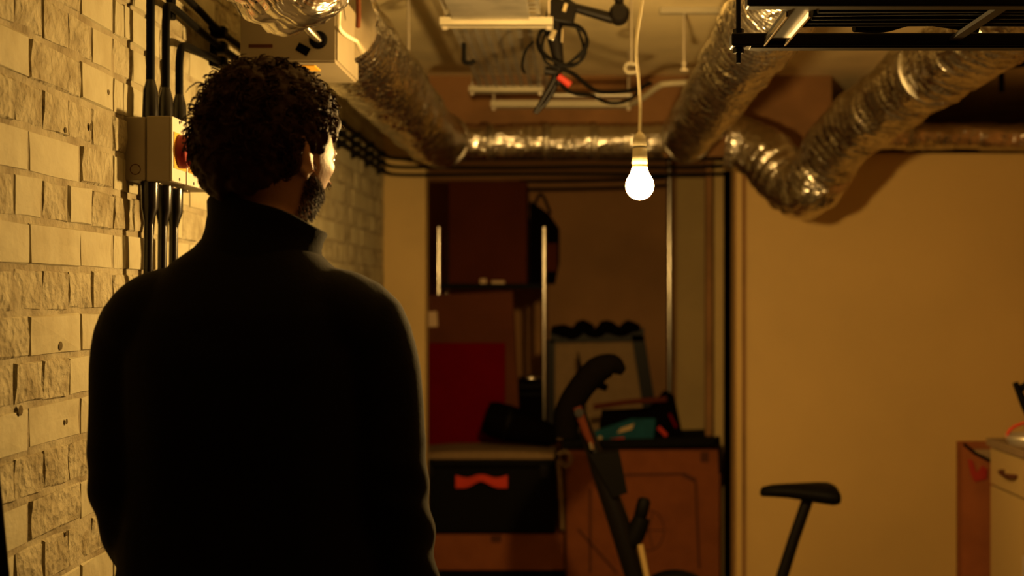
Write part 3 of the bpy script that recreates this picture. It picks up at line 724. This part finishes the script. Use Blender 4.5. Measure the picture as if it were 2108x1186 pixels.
MB().tube(spline([W(1150, 140, Y), W(1180, 152, Y+.05), W(1215, 180, Y+.2), W(1245, 190, Y+.4), W(1300, 186, Y+.7), W(1340, 172, Y+.9)], 6), .007, 8).build('slack_cable', 'black', label='upper slack black cable from the clamp towards the bulb cord', cat='cable')
MB().tube(spline([W(1148, 168, Y), W(1175, 190, Y+.1), W(1215, 196, Y+.3), W(1255, 212, Y+.5), W(1295, 205, Y+.8), W(1335, 170, Y+1)], 6), .006, 8).build('slack_cable', 'black', label='lower slack black cable sagging under the upper one', cat='cable')
MB().tube(spline([W(1098, 85, Y), W(1082, 105, Y), W(1075, 135, Y+.1), W(1080, 150, Y+.2)], 6), .004, 8).build('wire_tail', 'black', label='thin black wire tail left of the cable coil', cat='wire')

# ================================================================ BLACK LADDER RACK (top right)
RZ = zc+.462
t = thing('ladder_rack', (1.0, 2.2, RZ-.03), 'black ladder rack with cables crossing the top right corner', 'cable rack')
MB().box2(((1505-VX)/FPX*2.3, 2.29, RZ-.012), (2.3, 2.33, RZ+.012), bev=.003).build('far_rail', 'blackmetal', t)
MB().box2(((1545-VX)/FPX*2.3, 2.296, RZ-.0145), (2.3, 2.324, RZ-.0105)).build('rail_lip', 'blackmetal', t)
MB().box2(((1535-VX)/FPX*2.02, 2.00, RZ-.006), (2.3, 2.03, RZ+.018), bev=.003).build('near_rail', 'blackmetal', t)
for x in (.365, .69, 1.02, 1.35, 1.68):
    hw_ = .020 if x < .5 else .009
    rg = MB().box2((x-hw_, 2.02, RZ-.004), (x+hw_, 2.30, RZ+.003)).build('rung', 'blackmetal', t)
for x in (.347, .384): MB().box2((x-.002, 2.05, RZ-.013), (x+.002, 2.295, RZ-.003), bev=.001).build('rung_edge', 'steel', t)
MB().tube([((1520-VX)/FPX*2.31, 2.31, RZ-.04), ((1520-VX)/FPX*2.31, 2.31, CEIL)], .0045, 10).build('threaded_rod', 'blackmetal', t)
for z in (RZ-.022, RZ+.013): MB().lathe(((1520-VX)/FPX*2.31, 2.31, z), [(.010, 0), (.010, .009)], n=6, sm=False).build('nut', 'blackmetal', t)
MB().tube([(1.9, 2.31, RZ-.03), (1.9, 2.31, CEIL)], .0045, 10).build('threaded_rod', 'blackmetal', t)
cy = [2.050, 2.078, 2.106, 2.134, 2.162, 2.190, 2.218]
for i, y in enumerate(cy):
    x0 = .40+.0*i; pts = [(x0+R.uniform(-.01, .01), y, RZ+.0185)]
    for k in range(1, 9): pts.append((x0+k*.235, y+R.uniform(-.001, .001), RZ+.0185+R.uniform(0, .003)))
    MB().tube(spline(pts, 4), .0125, 10).build('rack_cable', 'black', label='%s straight black cable in the ladder rack, counted from its near rail' % ['first', 'second', 'third', 'fourth', 'fifth', 'sixth', 'seventh'][i], cat='cable', group='cables lying in the ladder rack')
MB().tube(spline([(.50, 2.25, RZ+.012), (.555, 2.262, RZ+.014), (.61, 2.255, RZ+.026), (.66, 2.25, RZ+.020), (.72, 2.24, RZ+.008)], 6), .008, 8).build('stray_cable', 'black', label='stray black cable arching over the far rail of the ladder rack', cat='cable')
# more runs hidden above: dark pipe behind at the right
MB().tube([W(2062, 150, 5.2), W(2062, 190, 5.2)], .012, 8).tube([W(2030, 140, 5.2), W(2110, 130, 5.2)], .016, 8).build('ceiling_bracket', 'black', label='dark bracket above the thin duct at the right edge', cat='bracket')

# ================================================================ STORAGE ROOM
# wire shelf rack
t = thing('shelf_rack', (-.43, 6.8, 0), 'tall steel post shelf rack holding boxes in the storage opening', 'shelf')
fx0, fx1 = (903-VX)/FPX*6.62, (1120-VX)/FPX*6.62
for x in (fx0, fx1):
    for y, top in ((6.62, 1.78), (7.05, 1.78)):
        MB().tube([(x, y, 0), (x, y, top)], .0125, 14).build('post', 'steel', t)
for z in (.12, .60, .95, 1.475):
    MB().box2((fx0-.01, 6.63, z-.008), (fx1+.01, 7.05, z+.004)).box2((fx0-.01, 6.62, z-.018), (fx1+.01, 6.632, z+.008)).build('shelf_board', 'black', t)
def carton(name, a, b, matn, lab, cat='box', rot=0, flap=True, parts=None, tape=True):
    a, b = Vector(a), Vector(b); c = (a+b)/2; d = b-a
    t = thing(name, (c.x, c.y, a.z), lab, cat)
    o = MB().box(c, d, bev=.004).build('carton', matn, t)
    if tape: MB().box2((c.x-.025, a.y-.0015, a.z+d.z*.8), (c.x+.025, a.y, b.z)).box2((c.x-.025, a.y, b.z), (c.x+.025, b.y, b.z+.0015)).build('tape', 'tape', t)
    if flap: MB().box2((a.x+.002, a.y+.002, b.z), (b.x-.002, c.y-.001, b.z+.004)).build('flap', matn, t)
    t.rotation_euler = (0, math.radians(rot), 0)
    return t
carton('cardboard_box', (-.655, 6.645, 1.483), (-.245, 7.0, 2.02), 'cartondark', 'large dark red-brown box on the top shelf of the rack', tape=False)
MB().box2((-.49, 6.634, 1.479), (-.455, 6.643, 1.51), bev=.004).build('small_jar', 'paper', label='small pale jar at the left before the dark red-brown box', cat='jar')
MB().box2((-.43, 6.633, 1.479), (-.36, 6.643, 1.50), bev=.004).build('small_tub', 'paper', label='low pale tub beside the small jar on the top shelf', cat='tub')
t = thing('backpack', (-.17, 6.85, 1.48), 'dark backpack with reddish patch at the right end of the top shelf', 'bag')
MB().prism([(-.232, 6.75, 1.482), (-.10, 6.75, 1.482), (-.075, 6.75, 1.60), (-.075, 6.75, 1.78), (-.13, 6.75, 1.86), (-.232, 6.75, 1.93)], (0, .2, 0)).build('bag_body', 'dark', t)
MB().box2((-.15, 6.742, 1.55), (-.085, 6.75, 1.70), bev=.003).build('front_pocket', 'cartondark', t)
MB().tube(spline([(-.21, 6.76, 1.90), (-.17, 6.72, 1.96), (-.12, 6.76, 1.86)], 5), .008, 8).build('strap', 'dark', t)
b2 = carton('cardboard_box', (-.742, 6.512, .634), (-.270, 6.60, 1.43), 'cartonmid', 'flat brown box with a pale label, standing behind the red board', rot=-3, tape=False)
MB().box2((-.716, 6.5095, 1.27), (-.665, 6.512, 1.35)).build('paper_label', 'paper', b2)
t = thing('black_crate', (-.19, 6.8, .60), 'black crate with a steel bowl, right end of the lower shelf', 'crate')
MB().box2((-.345, 6.66, .605), (-.165, 6.96, .93), bev=.006).build('crate_body', 'dark', t)
MB().box2((-.35, 6.652, .89), (-.16, 6.968, .912), bev=.004).build('rim', 'black', t)
MB().lathe((-.225, 6.70, .955), [(.02, .0), (.055, .015), (.068, .035), (.066, .036), (.05, .02)], n=24).build('steel_bowl', 'steel', label='small shiny steel bowl on the rack edge', cat='bowl')
# black case, cushion, red board, rolled bag, low box
t = thing('plinth_box', (-.33, 6.3, 0), 'black low box on the storage floor', 'box')
MB().box2((-.72, 6.12, 0), (-.05, 6.60, .078), bev=.005).build('body', 'black', t)
MB().box2((-.722, 6.118, .076), (-.048, 6.602, .092)).build('lid', 'black', t)
carton('cardboard_box', (-.70, 6.10, .094), (-.045, 6.60, .262), 'carton', 'low wide cardboard box under the black case')
t = thing('tool_case', (-.42, 6.3, .268), 'black case with a curved orange-red handle', 'case')
MB().box2((-.755, 6.11, .268), (-.085, 6.605, .63), bev=.012).build('shell', 'blackgloss' if False else 'black', t)
MB().box2((-.758, 6.107, .585), (-.082, 6.608, .60), bev=.004).build('lid_seam', 'dark', t)
hp = [W(938, 992, 6.09), W(962, 994, 6.08), W(990, 984, 6.06), W(1020, 994, 6.08), W(1045, 992, 6.09)]
hw = spline(hp, 5); hs = ease([26, 19, 13, 19, 26], 5); vs = []; 
for p, h in zip(hw, hs):
    vs += [p+Vector((0, 0, h/2/FPX*6.1)), p-Vector((0, 0, h/2/FPX*6.1)), p+Vector((0, .012, -h/2/FPX*6.1)), p+Vector((0, .012, h/2/FPX*6.1))]
fs = []
for i in range(len(hw)-1):
    for k in range(4): k2 = (k+1) % 4; fs.append((i*4+k, i*4+k2, i*4+4+k2, i*4+4+k))
fs += [(0, 1, 2, 3), tuple(range(len(vs)-4, len(vs)))]
MB().add(vs, fs).build('handle', 'orange', t)
for x in (-.70, -.14): MB().box2((x-.02, 6.10, .54), (x+.02, 6.11, .60), bev=.002).build('latch', 'blackmetal', t)
cu_ = MB()
prof = []
for k in range(13):
    a = -1+2*k/12; prof.append((.33*a, .022+.014*(1-abs(a)**3)))
poly = [Vector((-.42+x, 6.10, .632)) for x, h in prof]; poly = [Vector((-.42-.325, 6.10, .632)), Vector((-.42+.325, 6.10, .632))]+[Vector((-.42+x, 6.10, .632+h)) for x, h in reversed(prof)]
cu_.prism(poly, (0, .36, 0)).build('seat_cushion', 'cushion', label='flat beige cushion lying on the black case', cat='cushion')
t = thing('red_panel', (-.56, 6.5, .67), 'flat red board standing above the black case, against the rack', 'board')
MB().box2((-.742, 6.475, .637), (-.350, 6.50, 1.178), bev=.003).build('sheet', 'redboard', t)
MB().box2((-.745, 6.472, .632), (-.347, 6.504, .638)).build('bottom_edge', 'redboard', t)
t = thing('rolled_bag', (-.33, 6.28, .67), 'black rolled bag lying on the beige cushion', 'bag')
pa, pb = W(1015, 862, 6.27), W(1135, 897, 6.30)
MB().tube([pa-(pb-pa)*.12, pa, pa.lerp(pb, .3), pa.lerp(pb, .7), pb, pb+(pb-pa)*.1], [.075, .088, .088, .070, .055, .03], 24).build('roll', 'dark', t)
MB().tube([pa.lerp(pb, .2), pa.lerp(pb, .26)], .091, 24).build('strap', 'black', t)

# large carton on the right of the opening
cb = carton('cardboard_box', (-.035, 6.15, 0), (.715, 6.5, .665), 'carton', 'large orange-brown cardboard box filling the lower right of the opening', tape=False)
f = 6.148
def onface(px, py): p = W(px, py, f); return p
lines = MB()
def ln(p, q, w=.006):
    a, b = onface(*p), onface(*q); d = (b-a).normalized(); n_ = Vector((-d.z, 0, d.x))*w
    lines.add([a-n_, b-n_, b+n_, a+n_, ], [(0, 1, 2, 3)])
ln((1215, 1008), (1215, 1180)); ln((1290, 978), (1405, 976)); ln((1432, 990), (1440, 1170)); ln((1225, 1000), (1290, 978)); ln((1405, 976), (1432, 990), .010)
ln((1190, 1090), (1270, 1180)); 
for q in range(24):
    a0, a1 = 2*PI*q/24, 2*PI*(q+1)/24; ln((1335+32*math.cos(a0), 1092+42*math.sin(a0)), (1335+32*math.cos(a1), 1092+42*math.sin(a1)), .003)
for q in range(5):
    a0 = 2*PI*q/5; ln((1335, 1092), (1335+30*math.cos(a0), 1092+40*math.sin(a0)), .003)
lines.build('printed_outline', 'tape', cb)
MB().box2((.62, 6.147, .66-.05), (.66, 6.15, .66)).build('staple_strip', 'tape', cb)
t = thing('shallow_tray', (.33, 6.3, .67), 'long black shallow tray on the large cardboard box', 'tray')
MB().box((.33, 6.30, .695), (.76, .34, .012), ry(-1.5), bev=.003).build('base', 'black', t)
MB().box((.33, 6.135, .705), (.77, .012, .045), ry(-1.5), bev=.003).build('front_lip', 'black', t)
MB().box((.33, 6.465, .705), (.77, .012, .045), ry(-1.5), bev=.003).build('rear_lip', 'black', t)
MB().tube([W(1470, 920, 6.12), W(1478, 900, 6.1), W(1482, 925, 6.1), W(1484, 975, 6.1)], .010, 8).build('dangling_strap', 'black', label='black strap dangling at the right end of the tray', cat='strap')
MB().tube(spline([W(1150, 935, 6.1), W(1165, 930, 6.08), W(1176, 945, 6.07), W(1165, 960, 6.08), W(1150, 950, 6.1), W(1154, 1000, 6.1), W(1158, 1090, 6.1)], 5), .010, 8).build('pale_strap', 'cushion', label='pale crumpled strap at the left corner of the large cardboard box', cat='strap')
# open toolbag with teal pack
t = thing('tool_bag', (.33, 6.32, .72), 'open dark tool bag with red pulls on the black tray', 'bag')
MB().prism([W(1232, 908, 6.24), W(1408, 905, 6.24), W(1388, 815, 6.24), W(1372, 808, 6.24), W(1340, 845, 6.24), W(1240, 850, 6.24)], (0, .16, 0)).build('bag_body', 'dark', t)
MB().tube([W(1222, 838, 6.2), W(1290, 828, 6.2), W(1372, 822, 6.2)], .014, 10).build('top_bar', 'cartondark', t)
MB().tube([W(1355, 880, 6.22), W(1372, 897, 6.22)], .011, 10).build('red_pull', 'orange', t)
MB().tube([W(1378, 852, 6.22), W(1392, 880, 6.22)], .008, 10).build('red_trim', 'redboard', t)
t = thing('teal_pack', (.15, 6.20, .72), 'teal packet with white print and orange corner, leaning in the tray', 'packet')
q = [W(1165, 925, 6.18), W(1345, 905, 6.18), W(1350, 862, 6.18), W(1300, 862, 6.18), W(1225, 888, 6.18)]
MB().prism(q, (0, .03, 0)).build('packet', 'teal', t)
MB().prism([W(1232, 918, 6.178), W(1240, 906, 6.178), W(1285, 900, 6.178), W(1282, 914, 6.178)], (0, -.004, 0)).build('orange_corner', 'orange', t)
MB().prism([W(1270, 892, 6.178), W(1278, 882, 6.178), W(1306, 872, 6.178), W(1300, 884, 6.178)], (0, -.003, 0)).build('white_print', 'white', t)
MB().prism([W(1230, 905, 6.178), W(1234, 897, 6.178), W(1240, 900, 6.178), W(1236, 908, 6.178)], (0, -.003, 0)).build('white_print', 'white', t)
# framed picture with rags over its top edge
t = thing('picture_frame', (.14, 6.65, .72), 'dark framed pale panel leaning behind the tool bag', 'picture frame')
def bar(p, q, r1, m, nm, par, r2=None): return MB().tube([p, q], [r1, r2 or r1], 10).build(nm, m, par)
Yf = 6.62
MB().prism([W(1138, 905, Yf+.03), W(1330, 905, Yf+.03), W(1308, 695, Yf+.03), W(1138, 700, Yf+.03)], (0, .012, 0)).build('panel', 'cushion', t)
MB().prism([W(1300, 690, Yf), W(1326, 690, Yf), W(1362, 905, Yf), W(1334, 905, Yf)], (0, .04, 0)).build('side_rail', 'blackmetal', t)
MB().prism([W(1132, 680, Yf), W(1326, 676, Yf), W(1326, 702, Yf), W(1132, 706, Yf)], (0, .04, 0)).build('top_rail', 'blackmetal', t)
MB().prism([W(1128, 700, Yf), W(1142, 700, Yf), W(1142, 905, Yf), W(1128, 905, Yf)], (0, .04, 0)).build('side_rail', 'blackmetal', t)
rg = [(1135, 672), (1160, 668), (1180, 678), (1200, 664), (1225, 674), (1250, 664), (1275, 672), (1295, 660), (1318, 668)]
MB().tube(spline([W(x, y+10+3*math.sin(x*.37), Yf-.01) for x, y in rg], 4), ease([.02, .035, .028, .036, .026, .034, .026, .036, .015], 4), 12, fn=lambda i, th, r, p: r*(1+.35*noise.noise(Vector((i*.6, math.cos(th)*2, math.sin(th)*2))))).build('draped_rag', 'dark', label='dark rag bunched along the top of the framed panel', cat='cloth')
MB().tube([W(1190, 725, 6.4), W(1194, 760, 6.4), W(1200, 812, 6.4), W(1202, 900, 6.4)], [.004, .012, .014, .014], 10).build('thin_spike', 'black', label='thin black upright stick before the framed panel', cat='stick')
# steel pole and inner door leaf
MB().tube([W(1378, 560, 7.2)*1, Vector((W(1378, 560, 7.2).x, 7.2, CEIL))], .016, 16).tube([Vector((W(1378, 560, 7.2).x, 7.2, 0)), W(1378, 560, 7.2)], .016, 16).build('steel_pole', 'steel', label='upright steel pole inside the storage room', cat='pole')
t = thing('door_1', (.68, 7.3, 0), 'pale narrow door leaf inside the storage room', None); t['kind'] = 'structure'
MB().box2((.595, 7.28, 0), (.80, 7.32, 2.1), bev=.003).build('door_leaf', 'plaster', t)
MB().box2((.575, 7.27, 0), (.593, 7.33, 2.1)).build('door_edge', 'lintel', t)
t = thing('trim_3', (.70, 6.4, 0), 'pale door posts left of the partition, and a black strip as the dark gap', None); t['kind'] = 'structure'
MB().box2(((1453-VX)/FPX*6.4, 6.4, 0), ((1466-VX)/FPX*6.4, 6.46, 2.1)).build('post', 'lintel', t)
MB().box2(((1470-VX)/FPX*6.4, 6.38, 0), ((1489-VX)/FPX*6.4, 6.46, 2.1), bev=.003).build('post', 'plaster', t)
MB().box2(((1492-VX)/FPX*6.4, 6.36, 0), ((1530-VX)/FPX*6.4, 6.50, 2.3)).build('post', 'dark', t)  # black strip filling the dark gap; its shade is put in as colour
for py, Yc in ((374, 7.2), (390, 7.3)):
    MB().tube(spline([W(1070, py, Yc), W(1180, py-1, Yc), W(1300, py-4, Yc), W(1372, py-8, Yc)], 4), .010, 8).build('storage_cable', 'black', label='black cable crossing the storage room, %s of two' % ('upper' if py == 374 else 'lower'), cat='cable')

# ================================================================ EXERCISE BIKE
YB = 4.5
t = thing('exercise_bike', (W(1450, 900, YB).x, YB, 0), 'black exercise bike with slim saddle standing before the partition', 'exercise bike')
sd = MB(); n_ = 20; vs = []; fs = []
prof = [(1565, 1016, 4, 8), (1570, 1014, 12, 17), (1590, 1012, 22, 22), (1620, 1012, 30, 26), (1655, 1014, 44, 32), (1685, 1016, 60, 38), (1708, 1018, 70, 40), (1718, 1019, 66, 34), (1722, 1020, 50, 20)]
for (x, y, wd, h) in prof:
    p = W(x, y, YB)
    for k in range(n_):
        a = 2*PI*k/n_; c, q = math.cos(a), math.sin(a)
        vs.append(p+Vector((0, c*wd/FPX*YB*.95, (q*h*.5+(3 if q > 0 else -abs(c)*6*0))/FPX*YB)))
for i in range(len(prof)-1):
    for k in range(n_): k2 = (k+1) % n_; fs.append((i*n_+k, i*n_+k2, (i+1)*n_+k2, (i+1)*n_+k))
fs += [tuple(range(n_)), tuple(range(len(vs)-n_, len(vs)))]
sd.add(vs, fs, 0, True).build('saddle', 'black', t)
MB().tube([W(1662, 1030, YB), W(1634, 1110, YB), W(1606, 1200, YB), W(1560, 1330, YB)], [.021, .021, .022, .026], 16).build('seat_post', 'blackmetal', t)
MB().tube([W(1192, 842, YB), W(1212, 900, YB), W(1240, 980, YB), W(1272, 1070, YB), W(1310, 1200, YB), W(1350, 1330, YB)], [.018, .026, .034, .038, .034, .034], 16).build('stem', 'blackmetal', t)
MB().prism([W(1212, 935, YB-.05), W(1275, 930, YB-.05), W(1292, 1015, YB-.05), W(1262, 1025, YB-.05), W(1240, 985, YB-.05)], (0, .10, 0)).build('console_back', 'black', t)
MB().tube(spline([W(1165, 900, YB-.02), W(1168, 850, YB-.02), W(1195, 800, YB-.02), W(1230, 762, YB-.02), W(1262, 752, YB-.02), W(1284, 766, YB-.02)], 5), ease([.042, .046, .046, .048, .040, .014], 5), 16).build('handlebar_grip', 'dark', t)
MB().tube(spline([W(1165, 900, YB+.22), W(1168, 850, YB+.25), W(1195, 805, YB+.28), W(1225, 790, YB+.28), W(1250, 800, YB+.28)], 5), ease([.024, .024, .02, .02, .012], 5), 14).build('handlebar_grip', 'dark', t)
MB().tube([W(1192, 850, YB-.08), W(1200, 852, YB+.28)], .016, 12).build('crossbar', 'blackmetal', t)
p = W(1203, 910, YB); MB().tube([W(1188, 838, YB-.06), W(1206, 890, YB-.06), W(1218, 915, YB-.055)], [.016, .014, .010], 12).build('lever', 'cartondark', t)
MB().tube([W(1214, 905, YB-.06), W(1219, 925, YB-.06)], .007, 10).build('steel_tip', 'steel', t)
MB().lathe(W(1322, 1048, YB), [(.020, -.03), (.024, -.02), (.024, .03), (.016, .04)], (.25, 0, 1), 16).build('tension_knob', 'black', t)
MB().tube([W(1322, 1065, YB), W(1308, 1100, YB), W(1290, 1130, YB)], [.03, .036, .03], 14).build('knob_housing', 'black', t)
MB().tube([W(1318, 1122, YB-.035), W(1332, 1190, YB-.035), W(1345, 1250, YB-.035)], .011, 10).build('white_stripe', 'white', t)
wc = Vector((W(1390, 900, YB).x, YB, .27))
MB().lathe(wc+Vector((0, -.05, 0)), [(.02, 0), (.16, .0), (.172, .02), (.172, .08), (.16, .10), (.02, .10)], (0, 1, 0), 36).build('flywheel_cover', 'black', t)
MB().tube([W(1350, 1330, YB), wc, W(1560, 1330, YB)], .026, 14).build('frame_tube', 'blackmetal', t)
for x in (wc.x-.30, wc.x+.42):
    MB().tube([(x, YB-.24, .032), (x, YB+.24, .032)], .030, 14).build('floor_bar', 'blackmetal', t)
MB().tube([(wc.x-.30, YB, .035), (wc.x-.05, YB, .22)], .028, 12).build('frame_tube', 'blackmetal', t)
MB().tube([(wc.x+.42, YB, .035), (wc.x+.05, YB, .25)], .028, 12).build('frame_tube', 'blackmetal', t)
for s in (-1, 1):
    MB().tube([wc+Vector((0, s*.06, 0)), wc+Vector((s*.12, s*.075, s*-.11))], .010, 10).build('crank', 'steel', t)
    MB().box(wc+Vector((s*.12, s*.12, s*-.11)), (.09, .08, .022), bev=.004).build('pedal', 'black', t)

# ================================================================ CABINET AND BAG AT THE RIGHT
cx, cy0, cy1, ct = 1.525, 3.75, 4.62, CAMZ-.528
t = thing('cabinet', (cx+.3, 4.2, 0), 'white cabinet with a drawer at the lower right corner', 'cabinet')
MB().box2((cx+.018, cy0, .06), (cx+.60, cy1, ct-.03)).build('body', 'white', t)
MB().box2((cx+.03, cy0+.02, 0), (cx+.58, cy1-.02, .06)).build('plinth', 'dark', t)
MB().box2((cx-.012, cy0-.01, ct-.028), (cx+.61, cy1+.01, ct), bev=.003).build('worktop', 'cushion', t)
for i in range(2):
    a, b = cy1-.435*(i+1)+.003, cy1-.435*i-.003
    dw = MB().box2((cx, a, ct-.165), (cx+.018, b, ct-.034), bev=.002).build('drawer', 'white', t)
    mY = (a+b)/2
    MB().tube(spline([(cx, mY+.065, ct-.100), (cx-.020, mY+.055, ct-.100), (cx-.024, mY, ct-.104), (cx-.020, mY-.055, ct-.100), (cx, mY-.065, ct-.100)], 4), .007, 8).build('handle', 'tape', dw)
    do = MB().box2((cx, a, .07), (cx+.018, b, ct-.172), bev=.002).build('door', 'white', t)
    MB().tube([(cx-.012, a+.05, .55), (cx-.012, a+.05, .42)], .005, 8).build('handle', 'rod', do)
# paper bag behind the cabinet
t = thing('carrier_bag', (1.50, 4.75, 0), 'tall orange-brown paper bag with red print beside the cabinet', 'bag')
bp = lambda px, py: W(px, py, 4.66)
q = [Vector((bp(1980, 0).x, 4.66, 0)), Vector((1.60, 4.66, 0)), Vector((1.60, 4.66, bp(0, 958).z)), bp(2036, 950), bp(2008, 936), bp(1986, 915), bp(1981, 920)]
MB().prism(q, (0, .012, 0)).build('front_panel', 'carton', t)
MB().box2((q[0].x, 4.672, 0), (q[0].x+.008, 4.72, bp(0, 916).z)).build('side_panel', 'carton', t)
MB().box2((q[0].x, 4.715, 0), (1.60, 4.725, bp(0, 912).z)).build('rear_panel', 'carton', t)
MB().tube([bp(1984, 914)+Vector((0, -.002, 0)), bp(2008, 934)+Vector((0, -.002, 0)), bp(2038, 949)+Vector((0, -.002, 0))], .006, 8).build('rim', 'dark', t)
MB().box((1.52, 4.693, bp(0, 930).z-.02), (.13, .035, .05), bev=.012).build('contents', 'cushion', t)
pr = MB(); 
pr.prism([W(1992, 945, 4.657), W(2002, 948, 4.657), W(2010, 974, 4.657), W(2022, 958, 4.657), W(2032, 966, 4.657), W(2030, 986, 4.657), W(2006, 992, 4.657), W(1998, 975, 4.657)], (0, -.002, 0)).build('printed_mark', 'red', t)
# basket with red handle on the worktop
t = thing('basket', (1.62, 4.40, ct), 'low grey basket with a thin red hoop handle on the white cabinet', 'basket')
c = Vector((1.60, 4.40, ct))
MB().lathe(c, [(.075, 0.001), (.088, .02), (.092, .036), (.086, .036), (.078, .012)], n=24).build('tub', 'rod', t)
MB().tube([c+Vector((math.cos(a)*.088, 0, .030+math.sin(a)*.050)) for a in [PI*k/16 for k in range(17)]], .0055, 8).build('handle', 'orange', t)
t = thing('stand_leg', W(2130, 905, 3.9), 'black slanting stand leg at the right edge above the cabinet', 'stand')
MB().tube([W(2090, 788, 4.1), W(2108, 830, 4.1), W(2150, 925, 4.1)], [.010, .014, .014], 12).build('tube', 'black', t)
MB().tube([W(2102, 800, 4.1), W(2118, 790, 4.1)], .012, 10).build('clip', 'black', t)
